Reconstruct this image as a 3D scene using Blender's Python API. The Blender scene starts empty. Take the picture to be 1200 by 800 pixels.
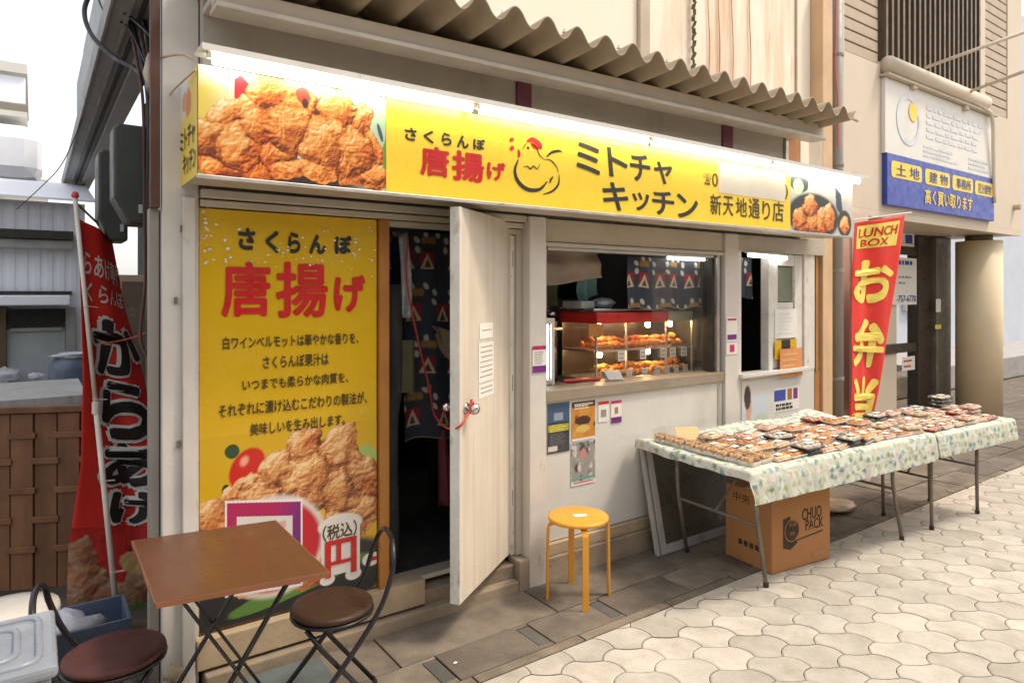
import bpy, bmesh, math, random
import numpy as np
from mathutils import Vector, Matrix
random.seed(7); rng = np.random.RandomState(5)
S = bpy.context.scene; COL = S.collection
R = math.radians
# ------------------------------------------------------------ camera, sky, sun, exposure
FOC, TH, CX, CY, CH = 785.6, R(35.5), 600.0, 344.0, 1.65
cs, sn = math.cos(TH), math.sin(TH)
cam = bpy.data.cameras.new('camera'); cam.sensor_width = 36; cam.lens = FOC/1200*36
cam.shift_y = (CY-400)/1200; cam.clip_start = .05; cam.clip_end = 1000
camo = bpy.data.objects.new('camera', cam); COL.objects.link(camo)
camo.location = (0, 0, CH); camo.rotation_euler = (R(90), 0, -TH); S.camera = camo
W = bpy.data.worlds.new('World'); S.world = W; W.use_nodes = True
nt = W.node_tree; bg = nt.nodes['Background']; sky = nt.nodes.new('ShaderNodeTexSky'); sky.sky_type = 'NISHITA'
SUN_EL, SUN_AZ = 58, 126            # azimuth from +Y towards +X
sky.sun_disc = False; sky.sun_elevation = R(SUN_EL); sky.sun_rotation = R(SUN_AZ); sky.air_density = 1.0; sky.dust_density = 4.0; sky.ozone_density = 1.0
tint = nt.nodes.new('ShaderNodeMix'); tint.data_type = 'RGBA'; tint.blend_type = 'MULTIPLY'; tint.inputs[0].default_value = 1; tint.inputs[7].default_value = (1, .92, .80, 1)
cloud = nt.nodes.new('ShaderNodeMix'); cloud.data_type = 'RGBA'; cloud.blend_type = 'ADD'; cloud.inputs[0].default_value = 1; cloud.inputs[7].default_value = (4.3, 4.25, 4.25, 1)   # even cloud cover
nt.links.new(sky.outputs[0], tint.inputs[6]); nt.links.new(tint.outputs[2], cloud.inputs[6]); nt.links.new(cloud.outputs[2], bg.inputs[0]); bg.inputs[1].default_value = .15
sl = bpy.data.lights.new('sun', 'SUN'); sl.energy = 2.1; sl.angle = R(9); sl.color = (1, .88, .74)
so = bpy.data.objects.new('sun', sl); COL.objects.link(so)
a, e = R(SUN_AZ), R(SUN_EL); sd = Vector((math.sin(a)*math.cos(e), math.cos(a)*math.cos(e), math.sin(e)))
so.rotation_euler = sd.to_track_quat('Z', 'Y').to_euler(); so.location = sd*20
S.view_settings.view_transform = 'Standard'; S.view_settings.look = 'None'; S.view_settings.exposure = 0.22; S.view_settings.gamma = 1
S.cycles.use_denoising = True; S.cycles.max_bounces = 8; S.cycles.sample_clamp_indirect = 6
# ------------------------------------------------------------ photograph measurements -> points on real planes
def atY(px, py, Y):
    u = (px-CX)/FOC; d = Y/(cs-u*sn); l = u*d
    return Vector((d*sn+l*cs, Y, CH-(py-CY)/FOC*d))
def atZ(px, py, Z=0.):
    d = FOC*(CH-Z)/(py-CY); l = (px-CX)/FOC*d
    return Vector((d*sn+l*cs, d*cs-l*sn, Z))
def atD(px, py, d):
    l = (px-CX)/FOC*d
    return Vector((d*sn+l*cs, d*cs-l*sn, CH-(py-CY)/FOC*d))
# ------------------------------------------------------------ objects, parts, tags
def org(o):
    v = Vector((0, 0, 0))
    while o is not None: v += o.location; o = o.parent
    return v
def link(name, me, parent=None):
    o = bpy.data.objects.new(name, me); COL.objects.link(o)
    if parent is not None: o.parent = parent
    return o
def thing(name, label, cat, loc=(0, 0, 0), group=None):
    o = bpy.data.objects.new(name, None); COL.objects.link(o); o.location = loc; o.empty_display_size = .1
    return tag(o, label, cat, group)
def tag(o, label, cat, group=None):
    o['label'] = label; o['category'] = cat
    if group: o['group'] = group
    return o
def struct(o): o['kind'] = 'structure'; return o
def stuff(o): o['kind'] = 'stuff'; return o
def copy_tree(o, parent=None):
    c = o.copy(); COL.objects.link(c); c.parent = parent
    for ch in list(o.children): copy_tree(ch, c)
    return c
class MB:
    def __init__(s): s.v = []; s.f = []
    def add(s, vs, fs):
        n = len(s.v); s.v += [Vector(v) for v in vs]; s.f += [tuple(i+n for i in f) for f in fs]; return s
    def box(s, x0, x1, y0, y1, z0, z1):
        return s.add([(x, y, z) for z in (z0, z1) for y in (y0, y1) for x in (x0, x1)],
                     [(0, 2, 3, 1), (4, 5, 7, 6), (0, 1, 5, 4), (2, 6, 7, 3), (0, 4, 6, 2), (1, 3, 7, 5)])
    def hexa(s, p):   # 8 points: bottom 4 ccw, top 4 ccw
        return s.add(p, [(3, 2, 1, 0), (4, 5, 6, 7), (0, 1, 5, 4), (1, 2, 6, 5), (2, 3, 7, 6), (3, 0, 4, 7)])
    def bar(s, a, b, w, t, up=(0, 0, 1)):
        a, b = Vector(a), Vector(b); d = (b-a).normalized(); u = Vector(up)
        if abs(d.dot(u)) > .98: u = Vector((0, 1, 0))
        x = d.cross(u).normalized()*w/2; y = x.normalized().cross(d)*t/2
        return s.hexa([a-x-y, a+x-y, a+x+y, a-x+y, b-x-y, b+x-y, b+x+y, b-x+y])
    def tube(s, pts, r, n=8, cap=True):
        pts = [Vector(p) for p in pts]; N = len(pts); rs = r if isinstance(r, (list, tuple)) else [r]*N
        vs = []; fs = []; prev = None
        for i, p in enumerate(pts):
            d = (pts[min(i+1, N-1)]-pts[max(i-1, 0)]).normalized()
            if prev is None: x = d.cross(Vector((0, 0, 1)) if abs(d.z) < .9 else Vector((0, 1, 0))).normalized()
            else: x = (prev-d*prev.dot(d)).normalized()
            prev = x; y = d.cross(x)
            for k in range(n):
                q = 2*math.pi*k/n; vs.append(p+(x*math.cos(q)+y*math.sin(q))*rs[i])
        for i in range(N-1):
            for k in range(n): a = i*n+k; b = i*n+(k+1) % n; fs.append((a, b, b+n, a+n))
        if cap: fs += [tuple(range(n-1, -1, -1)), tuple((N-1)*n+k for k in range(n))]
        return s.add(vs, fs)
    def lathe(s, prof, c=(0, 0, 0), n=24):   # prof: (r, z)
        c = Vector(c); vs = []; fs = []
        for r, z in prof:
            for k in range(n): q = 2*math.pi*k/n; vs.append(c+Vector((r*math.cos(q), r*math.sin(q), z)))
        for i in range(len(prof)-1):
            for k in range(n): a = i*n+k; b = i*n+(k+1) % n; fs.append((a, b, b+n, a+n))
        fs += [tuple(range(n-1, -1, -1)), tuple((len(prof)-1)*n+k for k in range(n))]
        return s.add(vs, fs)
    def prism(s, poly, z0, z1):
        n = len(poly); return s.add([(p[0], p[1], z0) for p in poly]+[(p[0], p[1], z1) for p in poly],
            [tuple(range(n-1, -1, -1)), tuple(range(n, 2*n))]+[(i, (i+1) % n, n+(i+1) % n, n+i) for i in range(n)])
    def grid(s, fn, nu, nv):
        vs = [fn(i/nu, j/nv) for j in range(nv+1) for i in range(nu+1)]
        return s.add(vs, [(j*(nu+1)+i, j*(nu+1)+i+1, (j+1)*(nu+1)+i+1, (j+1)*(nu+1)+i) for j in range(nv) for i in range(nu)])
    def build(s, name, mat, parent=None, smooth=False, bevel=0, solid=0, loc=None):
        me = bpy.data.meshes.new(name); o = Vector(loc) if loc is not None else Vector((0, 0, 0))
        off = org(parent)+o
        me.from_pydata([tuple(v-off) for v in s.v], [], s.f); me.update()
        bm = bmesh.new(); bm.from_mesh(me)
        if solid == 0: bmesh.ops.recalc_face_normals(bm, faces=bm.faces)
        bm.to_mesh(me); bm.free()
        me.materials.append(mat)
        ob = link(name, me, parent); ob.location = o
        if smooth: me.polygons.foreach_set('use_smooth', [True]*len(me.polygons))
        if solid: m = ob.modifiers.new('thickness', 'SOLIDIFY'); m.thickness = solid; m.offset = 0
        if bevel: m = ob.modifiers.new('bevel', 'BEVEL'); m.width = bevel; m.segments = 2; m.limit_method = 'ANGLE'; m.angle_limit = R(50)
        return ob
def arc(pts, n=8):    # Catmull-Rom through points
    P = [Vector(p) for p in pts]; P = [P[0]*2-P[1]]+P+[P[-1]*2-P[-2]]; out = []
    for i in range(1, len(P)-2):
        for k in range(n):
            t = k/n; a, b, c, d = P[i-1:i+3]
            out.append(.5*((2*b)+(c-a)*t+(2*a-5*b+4*c-d)*t*t+(3*b-a-3*c+d)*t**3))
    return out+[P[-2]]
# ------------------------------------------------------------ materials
def mat(name, col, rough=.6, metal=0., var=.12, vs=6, bump=.15, bs=60, spots=None, streak=None, emit=None, objvar=0., spec=.5, bdist=.004):
    m = bpy.data.materials.new(name); m.use_nodes = True; t = m.node_tree; N = t.nodes; L = t.links; b = N['Principled BSDF']
    b.inputs['Roughness'].default_value = rough; b.inputs['Metallic'].default_value = metal; b.inputs['Specular IOR Level'].default_value = spec
    tc = N.new('ShaderNodeTexCoord'); oi = N.new('ShaderNodeObjectInfo'); sc = N.new('ShaderNodeVectorMath'); sc.operation = 'MULTIPLY_ADD'
    L.new(tc.outputs['Object'], sc.inputs[0]); sc.inputs[1].default_value = (1, 1, 1)
    mu = N.new('ShaderNodeMath'); mu.operation = 'MULTIPLY'; mu.inputs[1].default_value = 17.; L.new(oi.outputs['Random'], mu.inputs[0]); L.new(mu.outputs[0], sc.inputs[2])
    vec = sc.outputs[0]
    n1 = N.new('ShaderNodeTexNoise'); n1.inputs['Scale'].default_value = vs; n1.inputs['Detail'].default_value = 6; n1.inputs['Roughness'].default_value = .6; L.new(vec, n1.inputs['Vector'])
    rp = N.new('ShaderNodeMapRange'); rp.inputs['From Min'].default_value = .3; rp.inputs['From Max'].default_value = .7; rp.inputs['To Min'].default_value = 1-var; rp.inputs['To Max'].default_value = 1+var; L.new(n1.outputs[0], rp.inputs[0])
    val = rp.outputs[0]
    if objvar:
        r2 = N.new('ShaderNodeMapRange'); r2.inputs['To Min'].default_value = 1-objvar; r2.inputs['To Max'].default_value = 1+objvar; L.new(oi.outputs['Random'], r2.inputs[0])
        m2 = N.new('ShaderNodeMath'); m2.operation = 'MULTIPLY'; L.new(val, m2.inputs[0]); L.new(r2.outputs[0], m2.inputs[1]); val = m2.outputs[0]
    vm = N.new('ShaderNodeVectorMath'); vm.operation = 'SCALE'; vm.inputs[0].default_value = col; L.new(val, vm.inputs['Scale'])
    c = vm.outputs[0]
    def over(c, col2, scale, lo, hi, stretch=(1, 1, 1), amt=1.):
        mp = N.new('ShaderNodeMapping'); mp.inputs['Scale'].default_value = stretch; L.new(vec, mp.inputs[0])
        n = N.new('ShaderNodeTexNoise'); n.inputs['Scale'].default_value = scale; n.inputs['Detail'].default_value = 8; n.inputs['Roughness'].default_value = .65; L.new(mp.outputs[0], n.inputs['Vector'])
        r = N.new('ShaderNodeMapRange'); r.inputs['From Min'].default_value = lo; r.inputs['From Max'].default_value = hi; r.inputs['To Max'].default_value = amt; L.new(n.outputs[0], r.inputs[0])
        mx = N.new('ShaderNodeMix'); mx.data_type = 'RGBA'; L.new(r.outputs[0], mx.inputs[0]); L.new(c, mx.inputs[6]); mx.inputs[7].default_value = (*col2, 1); return mx.outputs[2]
    for sp in (spots or []): c = over(c, *sp)
    rr_ = N.new('ShaderNodeMapRange'); rr_.inputs['From Min'].default_value = .3; rr_.inputs['From Max'].default_value = .7; rr_.inputs['To Min'].default_value = max(rough-.12, .05); rr_.inputs['To Max'].default_value = min(rough+.14, 1)
    n3 = N.new('ShaderNodeTexNoise'); n3.inputs['Scale'].default_value = vs*2.3; n3.inputs['Detail'].default_value = 7; L.new(vec, n3.inputs['Vector']); L.new(n3.outputs[0], rr_.inputs[0]); L.new(rr_.outputs[0], b.inputs['Roughness'])
    L.new(c, b.inputs['Base Color'])
    if bump:
        n2 = N.new('ShaderNodeTexNoise'); n2.inputs['Scale'].default_value = bs; n2.inputs['Detail'].default_value = 5; L.new(vec, n2.inputs['Vector'])
        bp = N.new('ShaderNodeBump'); bp.inputs['Strength'].default_value = bump; bp.inputs['Distance'].default_value = bdist; L.new(n2.outputs[0], bp.inputs['Height']); L.new(bp.outputs[0], b.inputs['Normal'])
    if emit: b.inputs['Emission Color'].default_value = (*emit[0], 1); b.inputs['Emission Strength'].default_value = emit[1]
    return m
def pmat(name, rough=.45, emit=0, crease=.0):   # printed surface: colours carried by the mesh
    m = bpy.data.materials.new(name); m.use_nodes = True; t = m.node_tree; b = t.nodes['Principled BSDF']
    at = t.nodes.new('ShaderNodeAttribute'); at.attribute_name = 'print'; t.links.new(at.outputs['Color'], b.inputs['Base Color'])
    b.inputs['Roughness'].default_value = rough
    if crease:
        tc = t.nodes.new('ShaderNodeTexCoord'); n = t.nodes.new('ShaderNodeTexNoise'); n.inputs['Scale'].default_value = 7; n.inputs['Detail'].default_value = 5; n.inputs['Distortion'].default_value = 1.2
        bp = t.nodes.new('ShaderNodeBump'); bp.inputs['Strength'].default_value = crease; bp.inputs['Distance'].default_value = .03; t.links.new(tc.outputs['Object'], n.inputs['Vector']); t.links.new(n.outputs[0], bp.inputs['Height']); t.links.new(bp.outputs[0], b.inputs['Normal'])
    if emit: t.links.new(at.outputs['Color'], b.inputs['Emission Color']); b.inputs['Emission Strength'].default_value = emit
    return m
def glass(name, tint=(.9, .95, .93), refl=1.):
    m = bpy.data.materials.new(name); m.use_nodes = True; t = m.node_tree; N = t.nodes; N.remove(N['Principled BSDF'])
    tr = N.new('ShaderNodeBsdfTransparent'); tr.inputs[0].default_value = (*tint, 1); gl = N.new('ShaderNodeBsdfGlossy'); gl.inputs['Roughness'].default_value = .03
    fr = N.new('ShaderNodeFresnel'); fr.inputs[0].default_value = 1.45; mx = N.new('ShaderNodeMixShader')
    mu = N.new('ShaderNodeMath'); mu.operation = 'MULTIPLY'; mu.inputs[1].default_value = refl; t.links.new(fr.outputs[0], mu.inputs[0])
    t.links.new(mu.outputs[0], mx.inputs[0]); t.links.new(tr.outputs[0], mx.inputs[1]); t.links.new(gl.outputs[0], mx.inputs[2]); t.links.new(mx.outputs[0], N['Material Output'].inputs[0])
    return m
WOODY = (1, 1, .08)
M = dict(
 paver=mat('paver', (.44, .41, .35), .8, var=.16, vs=5, bump=.8, bs=70, objvar=.13, spots=[((.25, .215, .16), 4, .50, .75, (1, 1, 1), .6), ((.36, .33, .29), 14, .55, .7, (1, 1, 1), .5), ((.10, .085, .07), 34, .66, .72, (1, 1, 1), .6)]),
 mortar=mat('mortar', (.12, .10, .07), .95, var=.3, bump=.8, bs=120),
 slab=mat('slab', (.155, .13, .10), .75, var=.35, vs=5, bump=.8, bs=60, objvar=.2, spots=[((.07, .055, .04), 2.2, .5, .7, (1, 1, 1), .75), ((.34, .27, .18), 9, .6, .8, (1, 1, 1), .5)]),
 darkslab=mat('dark_slab', (.09, .085, .075), .7, var=.2, bump=.5, bs=120),
 kerb=mat('kerb', (.17, .14, .10), .85, var=.3, vs=7, bump=.7, bs=60, objvar=.15, spots=[((.05, .04, .03), 3, .5, .7, (1, 1, 1), .7)]),
 alley=mat('alley_ground', (.10, .08, .06), .8, var=.3, vs=3, bump=.6, bs=30),
 post=mat('post_paint', (.60, .565, .51), .6, var=.06, vs=5, bump=.25, bs=80, spots=[((.34, .25, .16), 7, .62, .72, (1, 1, .25), .8), ((.22, .15, .1), 30, .69, .74, (1, 1, .5), .7)]),
 peel=mat('peeling_paint', (.66, .64, .58), .7, var=.12, bump=.8, bs=50, spots=[((.36, .32, .27), 16, .58, .68, (1, 1, .4), .75), ((.16, .14, .12), 30, .66, .72, (1, 1, .6), .7)]),
 beige=mat('beige_paint', (.52, .45, .35), .6, var=.08, vs=3, bump=.2, bs=50, spots=[((.33, .24, .15), 3, .58, .8, (1, 1, .4), .5)]),
 upper=mat('upper_wall', (.46, .42, .36), .7, var=.10, vs=3, bump=.25, bs=30, spots=[((.26, .19, .13), 2.4, .55, .8, (1, 1, .5), .6)]),
 white=mat('white_panel', (.62, .605, .555), .4, var=.05, vs=2, bump=.08, bs=30, spots=[((.40, .34, .25), 3, .54, .8, (1, 1, .4), .5), ((.30, .26, .20), 45, .67, .73, (1, 1, .3), .6)]),
 door=mat('door_ply', (.60, .54, .45), .55, var=.05, vs=4, bump=.2, bs=40, spots=[((.47, .36, .25), 9, .46, .72, (2, 2, .07), .6), ((.36, .29, .22), 3, .58, .8, (1, 1, .5), .5), ((.2, .15, .1), 26, .67, .73, (1, 1, .5), .7)]),
 sill=mat('sill_wood', (.44, .34, .22), .7, var=.2, vs=6, bump=.4, bs=60, spots=[((.22, .15, .09), 5, .5, .75, (.12, 1, 1), .7)]),
 concrete=mat('concrete', (.30, .24, .17), .85, var=.25, vs=5, bump=.7, bs=40, spots=[((.12, .09, .065), 5, .52, .7, (.4, 1, 1), .7)]),
 trim=mat('trim_metal', (.50, .45, .37), .45, .2, var=.08, bump=.1, bs=30, spots=[((.25, .2, .15), 8, .6, .75, (.3, 1, 1), .5)]),
 alu=mat('aluminium', (.55, .53, .50), .38, .8, var=.08, bump=.05),
 dark=mat('dark_gap', (.035, .032, .028), .8),
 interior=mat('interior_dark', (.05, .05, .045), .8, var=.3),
 orangewood=mat('orange_wood', (.42, .17, .03), .5, var=.15, spots=[((.25, .08, .02), 5, .5, .7, (1, 1, .1), .6)]),
 tanpost=mat('tan_post', (.62, .42, .24), .6, var=.1, vs=4, bump=.2, spots=[((.45, .26, .13), 5, .5, .8, (1, 1, .1), .5)]),
 brownwall=mat('brown_boards', (.10, .045, .03), .7, var=.25, bump=.3, spots=[((.2, .12, .08), 8, .6, .8, (1, 1, .2), .5)]),
 pipe=mat('pipe_grey', (.28, .255, .22), .5, var=.08, bump=.05),
 purple=mat('purple_batten', (.19, .06, .085), .6, var=.15),
 sheet=mat('corrugated_sheet', (.32, .25, .165), .75, var=.12, vs=4, bump=.4, bs=30, spots=[((.16, .12, .085), 4, .52, .75, (1, 1, 1), .6)]),
 cream=mat('cream_panel', (.86, .77, .62), .7, var=.05, vs=1.5, bump=.1, spots=[((.60, .36, .16), 1.6, .56, .82, (2.4, 1, .35), .5)]),
 creamstain=mat('stained_cream_sheet', (.86, .77, .62), .7, var=.05, vs=1.5, bump=.1, spots=[((.62, .36, .15), 2.0, .46, .72, (2.6, 1, .3), .7), ((.50, .27, .10), 5, .58, .72, (3, 1, .25), .6)]),
 rust=mat('rust_stain', (.5, .25, .1), .8, var=.3),
 nbwall=mat('neighbour_wall', (.64, .55, .43), .75, var=.04, vs=1.5, bump=.25, bs=60, spots=[((.45, .35, .25), 1.2, .6, .8, (1, 1, .3), .35)]),
 louver=mat('louver', (.46, .37, .27), .6, var=.08), bars=mat('bronze_bars', (.14, .10, .06), .4, .4),
 brass=mat('bracket_paint', (.50, .41, .30), .5, var=.1),
 passage=mat('passage_wall', (.52, .57, .64), .7, var=.06, vs=2, bump=.1),
 column=mat('column_paint', (.70, .58, .38), .55, var=.05, vs=3, bump=.1),
 darkframe=mat('dark_frame', (.06, .045, .035), .35, .2),
 yellow=mat('sign_yellow', (.86, .60, .035), .35, var=.02, bump=0),
 pyellow=mat('poster_yellow', (.66, .41, .008), .22, var=.03, vs=3, bump=.12, bs=9, bdist=.01, spots=[((.80, .72, .5), 12, .66, .70, (1, 1, .6), .35)]),
 ink=mat('ink_black', (.02, .018, .016), .45, bump=0), inkbrown=mat('ink_brown', (.07, .045, .01), .4, bump=0), red=mat('ink_red', (.55, .012, .012), .35, bump=0), white_ink=mat('ink_white', (.8, .78, .74), .45, bump=0),
 greentxt=mat('ink_green', (.03, .16, .03), .4, bump=0), bluetxt=mat('ink_blue', (.02, .05, .25), .4, bump=0), paleblue=mat('faded_blue_print', (.63, .665, .70), .5, bump=0), yellow_ink=mat('ink_yellow', (.85, .68, .12), .45, bump=0), blueink=mat('sign_blue', (.03, .06, .36), .35, bump=0),
 pink=mat('ink_pink', (.5, .02, .12), .35, bump=0), purpleink=mat('ink_purple', (.17, .02, .2), .35, bump=0),
 patch=mat('cover_patch', (.62, .56, .46), .5, var=.06, bump=0),
 tube=mat('lit_tube', (.9, .9, .85), .4, bump=0, emit=((1, .93, .80), 14)), tube2=mat('lit_tube_inside', (.9, .9, .85), .4, bump=0, emit=((1, .97, .92), 9)),
 bulb=mat('heat_bulb', (1, .8, .5), .4, bump=0, emit=((1, .62, .28), 110)),
 black=mat('black_metal', (.018, .017, .018), .3, .3, var=.2, bump=.05), blackplastic=mat('black_plastic', (.02, .02, .022), .4),
 tabletop=mat('brown_laminate', (.10, .040, .017), .35, var=.10, vs=2, bump=.05, spots=[((.07, .03, .014), 7, .45, .7, (1, .07, 1), .8)]), tableedge=mat('brown_edge', (.22, .08, .03), .35),
 seatdark=mat('seat_dark_brown', (.040, .020, .010), .5, var=.2, spec=.3), seatred=mat('seat_red_brown', (.07, .022, .016), .5, var=.2, spec=.3),
 stool=mat('stool_orange', (.72, .33, .03), .4, var=.08, vs=8, bump=.15, spots=[((.5, .2, .02), 6, .5, .75, (1, 1, .1), .6), ((.25, .12, .03), 25, .68, .74)]),
 steel=mat('folding_leg', (.20, .175, .14), .45, .4, var=.2, spots=[((.35, .3, .25), 12, .6, .7)]),
 card=mat('cardboard', (.40, .185, .065), .8, var=.05, vs=3, bump=.2, bs=90), cardtape=mat('packing_tape', (.38, .2, .09), .3), carddark=mat('card_print', (.04, .025, .012), .7, bump=0),
 clearplastic=mat('cloudy_plastic', (.27, .30, .335), .22, var=.08, bump=.05), bluecrate=mat('blue_crate', (.10, .13, .18), .4, var=.2), whitepot=mat('white_pot', (.55, .52, .45), .5, var=.15),
 flagred=mat('flag_red', (.70, .028, .016), .7, var=.06, vs=4, bump=.1, bs=300), flagdark=mat('flag_dark_red', (.40, .012, .012), .7, var=.06, vs=4, bump=.1, bs=300), pole=mat('white_pole', (.66, .60, .50), .4), rope=mat('red_rope', (.6, .08, .05), .6),
 meter=mat('meter_box', (.045, .05, .042), .5, var=.15), cable=mat('cable_black', (.02, .02, .022), .5), greyboard=mat('grey_board', (.40, .39, .37), .6, var=.12, spots=[((.2, .19, .17), 8, .55, .7, (1, 1, .2), .6)]),
 fence=mat('bamboo_fence', (.19, .088, .036), .6, var=.25, vs=5, bump=.4, bs=40, objvar=.10, spots=[((.05, .022, .01), 5, .45, .7, (1, 1, .15), .7)]),
 farwall=mat('far_corrugated', (.80, .83, .88), .6, var=.08, vs=1, bump=.1), fardoor=mat('far_door', (.42, .46, .46), .5, var=.1), ledge=mat('far_ledge', (.35, .34, .33), .8, var=.2),
 soffit=mat('soffit', (.34, .35, .34), .6, var=.1), stone=mat('rough_stone', (.34, .28, .20), .9, var=.25, vs=8, bump=1, bs=25), plasticbag=mat('plastic_bag', (.6, .62, .66), .35, var=.1, bump=.5, bs=20, bdist=.03),
 blueplate=mat('blue_grey_plate', (.10, .125, .13), .5, var=.25, bump=.5, bs=60), food=mat('fried_food', (.85, .36, .09), .6, var=.35, vs=30, bump=1, bs=90, objvar=.25, bdist=.01), paletray=mat('pale_pack', (.66, .50, .36), .35, var=.2, vs=20),
 tray=mat('foam_tray', (.70, .66, .60), .5), darktray=mat('dark_tray', (.03, .022, .02), .3), redtray=mat('red_tray', (.24, .02, .015), .3), paper=mat('paper', (.74, .72, .66), .7, var=.03, bump=0), paperyellow=mat('paper_kraft', (.66, .46, .22), .7, var=.06),
 canvas=mat('beige_cloth', (.25, .195, .14), .85, var=.12, bump=.3), teal=mat('teal_cloth', (.13, .26, .26), .8), khaki=mat('khaki', (.12, .12, .06), .8), caseRed=mat('case_red', (.5, .02, .015), .35, bump=0), chrome=mat('chrome', (.6, .6, .6), .2, 1),
 counter=mat('counter', (.28, .23, .17), .5), lidclear=glass('clear_lid', (.98, .98, .98), .8), glass=glass('window_glass', (.97, .98, .97), .2), greenglass=mat('dusty_glass', (.075, .075, .058), .3),
 redcloth=mat('maroon_cloth', (.2, .04, .05), .8), strip=mat('silver_strip', (.55, .62, .68), .25, .3), orangepaper=mat('orange_notice', (.62, .25, .09), .6), greenbox=mat('meter_glass', (.18, .20, .14), .4),
 print=pmat('printed_sheet', .35), printcloth=pmat('printed_cloth', .75, crease=.6))
M['clearplastic'].node_tree.nodes['Principled BSDF'].inputs['Alpha'].default_value = .72
# ------------------------------------------------------------ lettering
_tc = {}
def glyphs(s, bold=0.):
    k = (s, bold)
    if k not in _tc:
        c = bpy.data.curves.new('lettering', 'FONT'); c.body = s; c.size = 1; c.offset = bold; c.resolution_u = 3
        o = bpy.data.objects.new('lettering', c); COL.objects.link(o)
        dg = bpy.context.evaluated_depsgraph_get(); me = o.evaluated_get(dg).to_mesh()
        v = np.array([p.co[:2] for p in me.vertices]); f = [tuple(p.vertices) for p in me.polygons]
        o.evaluated_get(dg).to_mesh_clear(); bpy.data.objects.remove(o); bpy.data.curves.remove(c)
        mn, mx = v.min(0), v.max(0); v = (v-mn)/(mx-mn)
        _tc[k] = (v, f, mx-mn)
    return _tc[k]
def letters(mb, s, fn, box, bold=0., slant=0., keep=False):
    """box = (u0, u1, v0, v1) in surface units; fn maps (u, v) to space; bold strokes are thickened by shifted layers"""
    v, f, d = glyphs(s); u0, u1, v0, v1 = box; W_, H_ = u1-u0, v1-v0; n_ch = len(s)
    bu, bv = bold*W_/n_ch*.9, bold*H_*.9
    sh = [(0, 0)] if not bold else [(math.cos(k*math.pi/4), math.sin(k*math.pi/4)) for k in range(8)]
    nrm = (fn(u0+.01*W_, v0)-fn(u0, v0)).cross(fn(u0, v0+.01*H_)-fn(u0, v0)).normalized()
    if nrm.dot(fn(u0, v0)-Vector((0, 0, CH))) > 0: nrm = -nrm
    for k, (a, b) in enumerate(sh):
        mb.add([fn(u0+bu+(W_-2*bu)*p[0]+slant*(p[1]-.5)*H_+a*bu, v0+bv+(H_-2*bv)*p[1]+b*bv)+nrm*(k*.00012) for p in v], f)
    return mb
def lettering(parent, mtl, items, fn=None, name='lettering'):
    fn = fn or planeY(parent['face']); off = org(parent)
    for it in items:                                # every word or character is a part of its own
        mb = letters(MB(), it[0], fn, it[1], *(it[2:])); me = bpy.data.meshes.new(name)
        me.from_pydata([tuple(v-off) for v in mb.v], [], mb.f); me.materials.append(mtl); link(name, me, parent)
def planeY(Y, e=.002): return lambda u, v: Vector((u, Y-e, v))
def bilin(p00, p10, p01, p11, e=0.):   # corners: bottom-left, bottom-right, top-left, top-right
    p00, p10, p01, p11 = map(Vector, (p00, p10, p01, p11)); n = (p10-p00).cross(p01-p00).normalized()*e
    return lambda u, v: (p00*(1-u)+p10*u)*(1-v)+(p01*(1-u)+p11*u)*v+n
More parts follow.
